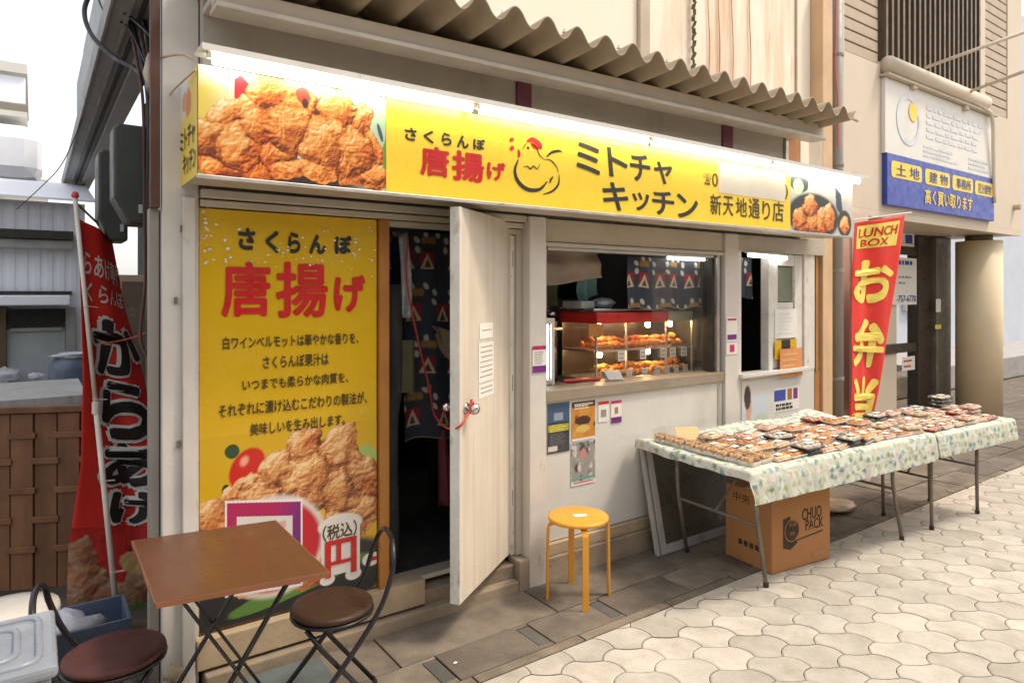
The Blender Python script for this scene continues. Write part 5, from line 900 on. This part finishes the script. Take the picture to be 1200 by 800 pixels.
MB().tube(arc([atD(118, 403, 3.4), atD(150, 397, 3.5), atD(188, 384, 3.55)], 5), .004, 5).build('string', M['rope'], fL)
# ------------------------------------------------------------ things at the left foot of the shop
def tub(name, label, x0, x1, y0, y1, z0, z1):
    t = thing(name, label, 'container', ((x0+x1)/2, (y0+y1)/2, z0)); w = .006
    MB().hexa([(x0+.02, y0+.02, z0), (x1-.02, y0+.02, z0), (x1-.02, y1-.02, z0), (x0+.02, y1-.02, z0), (x0, y0, z1-.03), (x1, y0, z1-.03), (x1, y1, z1-.03), (x0, y1, z1-.03)]).build('tub', M['clearplastic'], t, bevel=.02)
    for k in (.25, .5, .72): MB().box(x0-.001+.012*(1-k), x1+.004-.014*(1-k), y0-.006+.016*(1-k), y1+.002, z0+(z1-z0)*k, z0+(z1-z0)*k+.018).build('rib', M['clearplastic'], t, bevel=.006)
    lid = MB().box(x0-.012, x1+.012, y0-.012, y1+.012, z1-.03, z1).build('lid', M['clearplastic'], t, bevel=.010)
    for g in (.025, .07, .115):
        q_ = .035; pts = [(x0+.01, y0+g, z1), (x1-g-q_, y0+g, z1)]+[(x1-g-q_+q_*math.sin(R(t)), y0+g+q_-q_*math.cos(R(t)), z1) for t in (30, 60, 90)]+[(x1-g-q_+q_*math.cos(R(t)), y1-g-q_+q_*math.sin(R(t)), z1) for t in (0, 30, 60, 90)]+[(x0+.01, y1-g, z1)]; MB().tube(pts, .009, 8).build('ridge', M['clearplastic'], lid, smooth=True)
    return t
tub('storage_tub', 'cloudy plastic storage tub, the lower of the two at the left edge', -.52, .03, 1.90, 2.22, .0, .38); tub('storage_tub', 'cloudy plastic storage tub with ribbed side, the upper of the two at the left edge', -.53, .035, 1.90, 2.225, .382, .785)
bn = thing('waste_bin', 'round bin with beige lid behind the cloudy storage tubs', 'bin', (-.08, 3.25, 0)); MB().lathe([(.13, 0), (.15, .38), (.155, .39)], (-.08, 3.25, 0), 24).build('body', M['greenbox'], bn, smooth=True); MB().lathe([(.165, .392), (.17, .40), (.165, .425), (.10, .44), (.02, .445)], (-.08, 3.25, 0), 24).build('lid', M['whitepot'], bn, smooth=True)
cr = thing('crate', 'blue plastic crate with a pale bag inside, beside the banner pole', 'crate', (.16, 3.62, 0))
for b in ((-.02, .36, 3.46, 3.475, .004, .19), (-.02, .36, 3.745, 3.76, .004, .19), (-.02, -.005, 3.475, 3.745, .004, .19), (.345, .36, 3.475, 3.745, .004, .19)): MB().box(*b).build('side', M['bluecrate'], cr, bevel=.003)
MB().box(-.005, .345, 3.475, 3.745, .006, .016).build('bottom', M['bluecrate'], cr); tag(lump(MB(), (.12, 3.61, .12), (.14, .12, .10), 5, 9).build('bag', M['plasticbag'], smooth=True), 'crumpled pale blue bag lying in the blue crate', 'bag')
pt_ = thing('plant_pot', 'white round pot standing by the foot of the left post', 'pot', (.235, 3.14, 0)); MB().lathe([(.085, 0), (.105, .16), (.112, .162), (.112, .185), (.10, .188)], (.235, 3.14, 0), 26).build('pot', M['whitepot'], pt_, smooth=True)
for i, (x, y, r_) in enumerate(((.435, 2.985, (.045, .04, .05)), (.47, 2.99, (.05, .045, .035)), (.455, 2.99, (.04, .035, .03)))): tag(lump(MB(), (x, y, .045+(.085 if i == 2 else 0)), r_, 30+i, 9).build('stone', M['stone'], smooth=True), ['grey-brown stone at the left of the white post foot', 'flat stone against the right of the white post foot', 'small stone resting on two others at the post foot'][i], 'stone')
tag(MB().prism([(.66, 2.76), (1.02, 2.74), (1.045, 2.775), (1.05, 2.955), (1.02, 2.985), (.70, 2.99)], .004, .016).build('drain_cover', M['blueplate'], bevel=.004), 'blue-grey drain cover lying on the pavement below the wooden sill', 'cover')
tag(lump(MB(), (1.53, 2.58, .006), (.012, .008, .004), 2, 5).build('litter_scrap', M['paper']), 'tiny white scrap of paper on the dark paving near the door', 'litter')
# ------------------------------------------------------------ alley: fence, meters, cables, buildings beyond
fnc = thing('bamboo_fence', 'dark brown fence of split bamboo boards closing off the alley', 'fence', (-.15, 4.43, 0)); fa, fb_ = Vector((-1.25, 5.08, 0)), Vector((.50, 4.28, 0)); fd = (fb_-fa).normalized(); fnv = Vector((fd.y, -fd.x, 0)); FL = (fb_-fa).length
F = lambda a, t, z: fa+fd*a+fnv*t+Vector((0, 0, z))
def fbox(a0, a1, t0, t1, z0, z1, nm, m='fence', bev=.004): P = [F(a0, t0, z0), F(a1, t0, z0), F(a1, t1, z0), F(a0, t1, z0)]; return MB().hexa(P+[p+Vector((0, 0, z1-z0)) for p in P]).build(nm, M[m], fnc, bevel=bev)
fbox(0, FL, -.03, -.012, .04, 1.0, 'backing', 'fence', 0); fbox(0, FL, -.03, .03, 1.0, 1.035, 'rail'); 
nx_ = int(FL/.115)
for i in range(nx_):
    fbox(i*.115+.003, i*.115+.111, 0+(.005 if i % 2 else 0), .010+(.005 if i % 2 else 0), .04, .995, 'slat', 'fence', .003)
    for z_ in ((.24, .56, .86) if i % 2 else (.40, .72)): fbox(i*.115-.012, i*.115+.126, .017, .025, z_, z_+.035, 'strap', 'fence', .003)
def meter(label, a, b, y0, y1):
    x0, x1 = atY(a[0], 200, y0).x, atY(b[0], 200, y0).x; z1, z0 = atY((a[0]+b[0])/2, a[1], y0).z, atY((a[0]+b[0])/2, b[1], y0).z; t = thing('meter_box', label, 'meter box', (x0, y0, z0))
    prof = [(x0, z1-.02), (x0+.02, z1), (x1, z1), (x1, z0), (x0+.06, z0), (x0, z0+.12)]; MB().add([(p[0], y0, p[1]) for p in prof]+[(p[0], y1, p[1]) for p in prof], [tuple(range(6)), tuple(range(11, 5, -1))]+[(i, (i+1) % 6, 6+(i+1) % 6, 6+i) for i in range(6)]).build('casing', M['meter'], t, bevel=.012)
    MB().box(x1-.03, .615, (y0+y1)/2-.02, (y0+y1)/2+.02, z0+.1, z0+.16).build('wall_arm', M['steel'], t); MB().lathe([(.0, 0), (.03, 0), (.03, .03), (.02, .035)], (0, 0, 0), 12).build('knob', M['blackplastic'], t, loc=(0, 0, 0)).location = Vector(((x1-x0)*.6, -.0, (z1-z0)*.45)); 
    o = MB().box(x0+.10, x1-.02, y0-.006, y0-.001, z0+.05, z0+.09).build('window', M['strip'], t); return t
meter('dark green-grey meter box hung high beside the left post', (133, 146), (177, 262), 3.55, 3.75); meter('dark grey meter box hung behind and below the first one', (115, 176), (150, 282), 4.15, 4.4)
def cable(label, pts, r=.008, m='cable'): return tag(MB().tube(arc(pts, 7), r, 6).build('cable', M[m], smooth=True), label, 'cable')
cable('thick black cable looping down from the top edge over the alley', [atD(112, -20, 3.6), atD(99, 12, 3.6), atD(108, 42, 3.5), atD(135, 68, 3.4), atD(160, 82, 3.3), atD(168, 98, 3.2)], .012)
cable('black cable crossing over the side eave toward the left post', [atD(115, -15, 3.4), atD(130, 5, 3.3), atD(155, 22, 3.2), atD(176, 42, 3.1), atD(184, 60, 3.05)], .008)
cable('thin drooping cable under the side eave', [atD(112, -8, 3.4), atD(125, 18, 3.4), atD(148, 30, 3.3), atD(160, 50, 3.2), atD(172, 78, 3.1)], .004)
for k, (x0, x1, x2) in enumerate(((146, 162, 168), (150, 168, 174), (158, 172, 178), (165, 176, 182))):
    cable(['leftmost of four dark cables running down beside the left post', 'second of four dark cables running down beside the left post', 'third of four dark cables running down beside the left post', 'rightmost of four dark cables down the left post'][k], [atD(x0-8, -20, 3.35), atD(x0+6, 30, 3.3), atD(x1, 80, 3.2), atD(x2, 130, 3.12), atD(x2+1-2*k, 240, 3.12), atD(x2+2, 330, 3.12), atD(x2-3+3*k, 400, 3.12), atD(184, 430+20*k, 3.1)], .007+.003*(k % 2), 'cable' if k % 2 else 'brownwall')
cable('bundle wire tied across the top of the left post', [atD(180, 72, 2.9), atD(196, 66, 2.70), atD(214, 64, 2.66), atD(228, 70, 2.70)], .006, 'brass'); cable('stay wire from the post up to the signboard corner', [atD(176, 150, 2.95), atD(200, 110, 2.75), atD(229, 82, 2.50)], .004, 'brass')
tag(MB().box(.385, .42, 3.06, 3.10, 2.0, 3.5).build('conduit', M['brownwall'], bevel=.003), 'brown wooden conduit strip left of the white post', 'conduit'); tag(lump(MB(), atD(176, 88, 3.05), (.03, .03, .09), 5, 8).build('insulator', M['brass'], smooth=True), 'brown insulator in the cable bundle beside the post', 'insulator')
cable('thin wire slanting down across the white gap of the alley', [atD(105, 112, 5.), atD(88, 160, 5.2), atD(70, 196, 5.4), atD(45, 222, 5.8), atD(20, 245, 6)], .004)
gb = thing('gas_meter_cupboard', 'brown-grey metal cupboard behind the red banner', 'cupboard', (.33, 5.0, 0)); x0, x1 = atY(138, 400, 4.9).x, .60; MB().box(x0, x1, 4.9, 5.3, .0, atY(150, 322, 4.9).z).build('body', M['brass'], gb, bevel=.006); MB().box(x0+.02, x1-.02, 4.892, 4.898, .2, atY(150, 330, 4.9).z).build('door', M['steel'], gb, bevel=.002)
# old house across the alley
FY = 8.0; oh = thing('alley_house', 'old pale corrugated house at the end of the alley with a grey-green door', 'house', (-.3, FY, 0))
def fp_(x0, y0, x1, y1, Y, dy, nm, m, **k): a, b = atY(x0, y0, Y), atY(x1, y1, Y); mz = (x0+x1)/2; return MB().box(a.x, b.x, Y, Y+dy, atY(mz, y1, Y).z, atY(mz, y0, Y).z).build(nm, M[m], oh, **k)
MB().box(-4, .42, FY+.02, FY+.2, 0, 2.55).build('wall', M['farwall'], oh)
for k in range(44): MB().box(-4+k*.1, -4+k*.1+.05, FY+.012, FY+.02, 1.5, 2.53).build('corrugation', M['farwall'], oh)
fp_(-60, 268, 86, 278, FY-.25, .25, 'roof_edge', 'dark'); fp_(-60, 279, 86, 290, FY-.2, .2, 'gutter', 'ledge', bevel=.01); fp_(-60, 341, 84, 345, FY-.05, .05, 'rail', 'dark'); fp_(-60, 346, 82, 358, FY-.5, .5, 'awning', 'farwall', bevel=.01)
fp_(8, 385, 76, 480, FY-.03, .03, 'door', 'fardoor'); fp_(2, 362, 78, 383, FY-.06, .06, 'lintel', 'dark'); fp_(77, 360, 88, 520, FY-.08, .08, 'post', 'ledge'); fp_(-12, 360, 7, 520, FY-.08, .08, 'post', 'bars'); fp_(12, 384, 73, 388, FY-.07, .03, 'door_rail', 'ledge')
MB().hexa([(-4, FY-.2, 2.55), (.5, FY-.2, 2.55), (.5, FY+1.5, 2.9), (-4, FY+1.5, 2.9), (-4, FY-.2, 2.57), (.5, FY-.2, 2.57), (.5, FY+1.5, 2.95), (-4, FY+1.5, 2.95)]).build('roof', M['farwall'], oh)
wb2 = thing('white_building', 'bright white building with balcony slabs above the alley', 'building', (-3, 14, 0)); MB().box(-14, .2, 14, 14.3, 0, 3.6).build('wall', M['white'], wb2)
for y0, y1 in ((70, 76), (124, 132)): a, b = atY(-80, y0, 11.), atY(32, y1, 11.); MB().box(a.x, b.x, 11, 14, b.z, a.z).build('balcony_slab', M['white'], wb2)
a, b = atY(-60, 78, 11.05), atY(30, 122, 11.05); MB().box(a.x, b.x, 11.05, 11.1, b.z, a.z).build('balcony_panel', M['farwall'], wb2); a, b = atY(-60, 134, 10.8), atY(50, 215, 10.8); MB().box(a.x, b.x, 10.8, 11.8, b.z, a.z).build('awning_box', M['farwall'], wb2, bevel=.2)
tag(MB().box(atD(35, 0, 6).x-.3, atD(82, 5, 6).x, 4.6, 4.8, atD(60, 6, 6).z, atD(60, 6, 6).z+.3).build('hanging_board', M['purple']), 'dark board jutting in at the very top left above the alley', 'board')
bb_ = thing('water_butt', 'grey-blue plastic drum behind the bamboo fence', 'drum', (.12, 5.6, 0)); pc_ = atD(83, 455, 6.0); MB().lathe([(.17, 0), (.17, .98), (.165, 1.02), (.12, 1.08), (.03, 1.1)], (pc_.x, pc_.y, 0), 24).build('drum', M['bluecrate'], bb_, smooth=True) 
lump(MB(), (pc_.x, pc_.y, 1.10), (.15, .15, .03), 3, 8).build('cover', M['plasticbag'], bb_, smooth=True)
for i, (px, py, s_) in enumerate(((15, 465, .22), (45, 468, .16), (42, 440, .06), (30, 476, .2), (2, 440, .14))): p_ = atD(px, py, 6.2); tag(lump(MB(), p_, (s_, s_*.7, s_*.55), 40+i, 9).build('plastic_bag', M['plasticbag'], smooth=True), ['large crumpled clear bag behind the fence', 'white plastic bag in front of the grey door', 'small knotted bag top against the grey door', 'flattened clear bag lying just over the fence', 'blue-white bundle at the left edge over the fence'][i], 'bag')
MBx = MB().box(-1.6, .3, 5.5, 6.6, 0, .95).build('storage_shelf', M['greyboard']); tag(MBx, 'dark low shelf behind the fence that carries the plastic bags', 'shelf')
# ------------------------------------------------------------ neighbouring building on the right
NY = 3.4; nb = thing('neighbour_building', 'beige building with overhanging upper floor, louvres and window bars right of the takeaway', 'building', (6.1, NY, 0))
def np_(x0, x1, y0, y1, z0, z1, nm, m, **k): return MB().box(x0, x1, y0, y1, z0, z1).build(nm, M[m], nb, **k)
XE = atY(1197, 200, NY).x
np_(5.95, 6.36, NY, 4.2, 2.50, 7.5, 'upper_wall', 'nbwall'); np_(6.36, 7.03, NY, 4.2, 2.50, 3.99, 'upper_wall', 'nbwall'); np_(7.03, 9.86, NY, 4.2, 2.50, 4.02, 'upper_wall', 'nbwall'); np_(9.86, XE, NY, 4.2, 2.50, 3.95, 'upper_wall', 'nbwall'); np_(10.45, XE, NY, 4.2, 3.95, 7.5, 'upper_wall', 'nbwall'); np_(9.42, 9.72, NY, 4.2, 4.03, 7.5, 'upper_wall', 'nbwall')
np_(7.05, 9.42, NY+.25, NY+.3, 4.03, 7.5, 'window_back', 'bars'); np_(6.36, 7.05, NY+.10, NY+.15, 3.99, 7.5, 'louver_back', 'louver'); np_(9.72, 10.45, NY+.10, NY+.15, 3.95, 7.5, 'louver_back', 'louver')
for k in range(26): z = 4.0+k*.115; np_(6.37, 7.03, NY+.01+.0, NY+.08, z, z+.098, 'louver_slat', 'louver', bevel=.004); np_(9.73, 10.44, NY+.01, NY+.08, z-.04, z+.058, 'louver_slat', 'louver', bevel=.004)
wn = np_(7.04, 9.43, NY+.0, NY+.05, 4.03, 4.07, 'window_bars', 'bars'); 
for k in range(20): x = 7.08+k*.122; MB().box(x, x+.04, NY-.05, NY+.0, 4.05, 7.4).build('bar', M['bars'], wn)
MB().tube([(7.06, NY-.07, 3.98), (9.5, NY-.07, 3.98)], .085, 12).build('rolled_blind', M['nbwall'], nb, smooth=True); np_(7.03, 9.86, NY-.10, NY-.002, 3.865, 3.89, 'sign_hood', 'brass')
fp2 = lambda px, py, o_=.0: atY(px, py, NY-o_)
for a, b in (((1083, 80), (1200, 38)), ((1135, 108), (1200, 84))): MB().tube([fp2(a[0], a[1], .1), fp2(b[0], b[1], .9)], .018, 8).build('stay_rod', M['nbwall'], nb, smooth=True)
for px, py in ((1070, 92), (1131, 118)): c_ = fp2(px, py, .06); np_(c_.x-.05, c_.x+.05, NY-.09, NY-.01, c_.z-.12, c_.z+.08, 'bracket', 'brass', bevel=.01)
MB().tube(arc([fp2(1075, 92, .1), fp2(1120, 110, .1), fp2(1155, 128, .1), fp2(1163, 140, .1), fp2(1164, 180, .08), fp2(1165, 238, .06)], 6), .022, 8).build('conduit', M['nbwall'], nb, smooth=True)
for px, py in ((994, 208), (1188, 243)): c_ = fp2(px, py); MB().tube([c_, c_+Vector((0, -.08, 0))], .04, 10).build('wall_cap', M['brass'], nb)
np_(5.95, XE, NY+.05, 7, 2.44, 2.50, 'overhang_soffit', 'brass'); np_(5.95, XE, NY, NY+.05, 2.43, 2.499, 'overhang_edge', 'nbwall')
np_(5.74, 6.62, 3.3, 3.5, 0, 2.43, 'ground_wall', 'nbwall'); RY = 4.2
r0, r1 = atY(1000, 300, RY).x, atY(1105, 300, RY).x
np_(6.62, 9.15, RY, RY+.1, 0, 2.43, 'shop_window', 'nbwall'); xa, xb, xc = atY(1072, 300, RY).x, atY(1087, 300, RY).x, atY(1104, 300, RY).x
np_(xa, xb, RY-.05, RY+.1, 0, 2.43, 'door_frame', 'darkframe', bevel=.01); np_(xb+.02, xc, RY-.12, RY+.1, 0, 2.43, 'end_post', 'steel', bevel=.02); np_(6.7, xa, RY-.03, RY, 2.16, 2.3, 'door_frame', 'darkframe'); np_(6.7, xa, RY-.03, RY, .88, 1.0, 'door_rail', 'darkframe')
np_(6.6, 6.75, RY-.4, RY, .0, 2.2, 'side_jamb', 'darkframe')
def nsheet(px0, py0, px1, py1, label, art=None, m='paper'): a, b = atY(px0, py0, RY-.035), atY(px1, py1, RY-.035); mm = (px0+px1)/2; return sheet('shop_notice', label, 'notice', (a.x, b.x, atY(mm, py1, RY).z, atY(mm, py0, RY).z), RY-.035, art, m)
def a_blue(o, b, Y): lines(o, b, Y, 5, 'bluetxt', th=.45, x0=.3)
nsheet(1030, 302, 1074, 357, 'white notice with blue lettering behind the red lunch banner', lambda o, b, Y: (lettering(o, M['bluetxt'], [('-757-6770', (b[0]+.45*(b[1]-b[0]), b[0]+.97*(b[1]-b[0]), b[2]+.06*(b[3]-b[2]), b[2]+.2*(b[3]-b[2])), .01)], planeY(Y-.004)), lines(o, b, Y, 2, 'pipe', x0=.5, z0=.4, z1=.65), lines(o, b, Y, 1, 'bluetxt', x0=.5, z0=.84, z1=.95, th=.8)))
nsheet(1050, 272, 1071, 289, 'upper pale notice with a blue square behind the banner', lambda o, b, Y: band(o, b, Y, (.5, .9, .2, .8), 'blueink')); nsheet(1057, 417, 1072, 433, 'small white sticker with red lettering low on the dark door', lambda o, b, Y: lines(o, b, Y, 2, 'red'))
c_ = atY(1101, 357, RY-.13); sheet('door_sticker', 'white sticker on the grey end post', 'sticker', (c_.x-.10, c_.x+.05, c_.z-.10, c_.z+.08), RY-.125); sheet('door_sticker', 'yellow sticker on the grey end post', 'sticker', (c_.x-.12, c_.x+.06, c_.z-.33, c_.z-.27), RY-.125, m='yellow_ink')
cl = thing('round_column', 'round tan column under the overhang of the beige building', 'column', (10.5, 3.75, 0)); MB().lathe([(.27, 0), (.27, 2.36)], (10.5, 3.75, 0), 40).build('shaft', M['column'], cl, smooth=True); MB().lathe([(.16, 2.362), (.16, 2.44)], (10.5, 3.75, 0), 20).build('neck', M['steel'], cl, smooth=True)

fb2 = thing('far_building', 'bright far building beyond the column at the right edge', 'building', (18, 5, 0)); MB().box(12.5, 40, 6.6, 7.0, 0, 9).build('wall', M['passage'], fb2); MB().box(12.2, 30, 5.0, 6.6, 0, .42).build('step', M['ledge'], fb2, bevel=.02); MB().box(14.6, 15.0, 6.5, 6.59, 1.3, 2.0).build('panel', M['white'], fb2)
tag(MB().box(9.9, 12.0, 5.0, 5.4, .0, .35).build('low_ledge', M['kerb'], bevel=.02), 'low concrete ledge behind the round column', 'ledge')
# its sign
sb_ = thing('wall_sign', 'faded white and blue property sign on the beige overhanging wall', 'sign', (7.07, NY, 2.56)); X0, X1 = 7.07, 9.84; zb, zm, zt = 2.56, 3.09, 3.86
MB().box(X0, X1, NY-.045, NY-.002, zm, zt).build('white_panel', M['paper'], sb_, bevel=.004); MB().box(X0+.02, X1, NY-.055, NY-.002, zb, zm-.002).build('blue_panel', M['blueink'], sb_, bevel=.004)
YS = NY-.048
def rr(fnz, x0, x1, z0, z1, r, Y):
    pts = []
    for cx, cz, q in ((x1-r, z1-r, 0), (x0+r, z1-r, 90), (x0+r, z0+r, 180), (x1-r, z0+r, 270)):
        for k in range(5): a_ = R(q+k*22.5); pts.append((cx+r*math.cos(a_), Y, cz+r*math.sin(a_)))
    return MB().add(pts, [tuple(range(20))])
cells_ = [(.10, .78, '土 地'), (.86, 1.48, '建 物'), (1.55, 2.12, '事務所'), (2.18, 2.72, '区分建物')]
for a, b, s_ in cells_: rr(None, X0+a, X0+b, zb+.29, zb+.46, .04, NY-.058).build('yellow_block', M['yellow'], sb_, solid=0)
lettering(sb_, M['bluetxt'], [(s_, (X0+a+.1, X0+b-.06, zb+.315, zb+.435), .01) for a, b, s_ in cells_], planeY(NY-.060)); lettering(sb_, M['yellow'], [('高く買い取ります', (X0+.85, X0+2.1, zb+.07, zb+.24), .02)], planeY(NY-.058))
for b_, n_ in (((X0+.92, X1-.08, zm+.25, zm+.64), 5), ((X0+.85, X0+1.75, zm+.05, zm+.2), 3), ((X1-.75, X1-.1, zm+.04, zm+.2), 3)): lines(sb_, b_, YS+.003, n_, 'paleblue', x0=0, x1=1, z0=0, z1=1, th=.55)
ring(lambda u, v: Vector((u, YS-.002, v)), X0+.5, zm+.40, .22, .27, 1).build('ring_mark', M['paleblue'], sb_, solid=0); disc(lambda u, v: Vector((u, YS-.004, v)), X0+.60, zm+.5, .10, 1).build('yellow_dot', M['yellow'], sb_, solid=0)
# opposite side of the arcade, out of the frame, added to hold back low sky light
op = thing('opposite_shops', 'unseen row of plain shopfronts on the other side of the arcade street', 'building', (6, -4.6, 0)); MB().box(-9, 30, -5.0, -4.6, 0, 4.4).build('wall', M['beige'], op)
for k in range(9): MB().box(-8+k*4.1, -4.6+k*4.1, -4.6, -4.56, .05, 2.5).build('shutter', M['pipe'], op); MB().box(-8.2+k*4.1, -4.4+k*4.1, -4.6, -3.9, 2.7, 2.78).build('canopy', M['sheet'], op)
for px, py in ((213, 268), (206, 352), (209, 520)): q_ = atY(px, py, 3.058); MB().box(q_.x-.006, q_.x+.006, 3.048, 3.0595, q_.z-.014, q_.z+.014).build('bolt', M['steel'], shop)
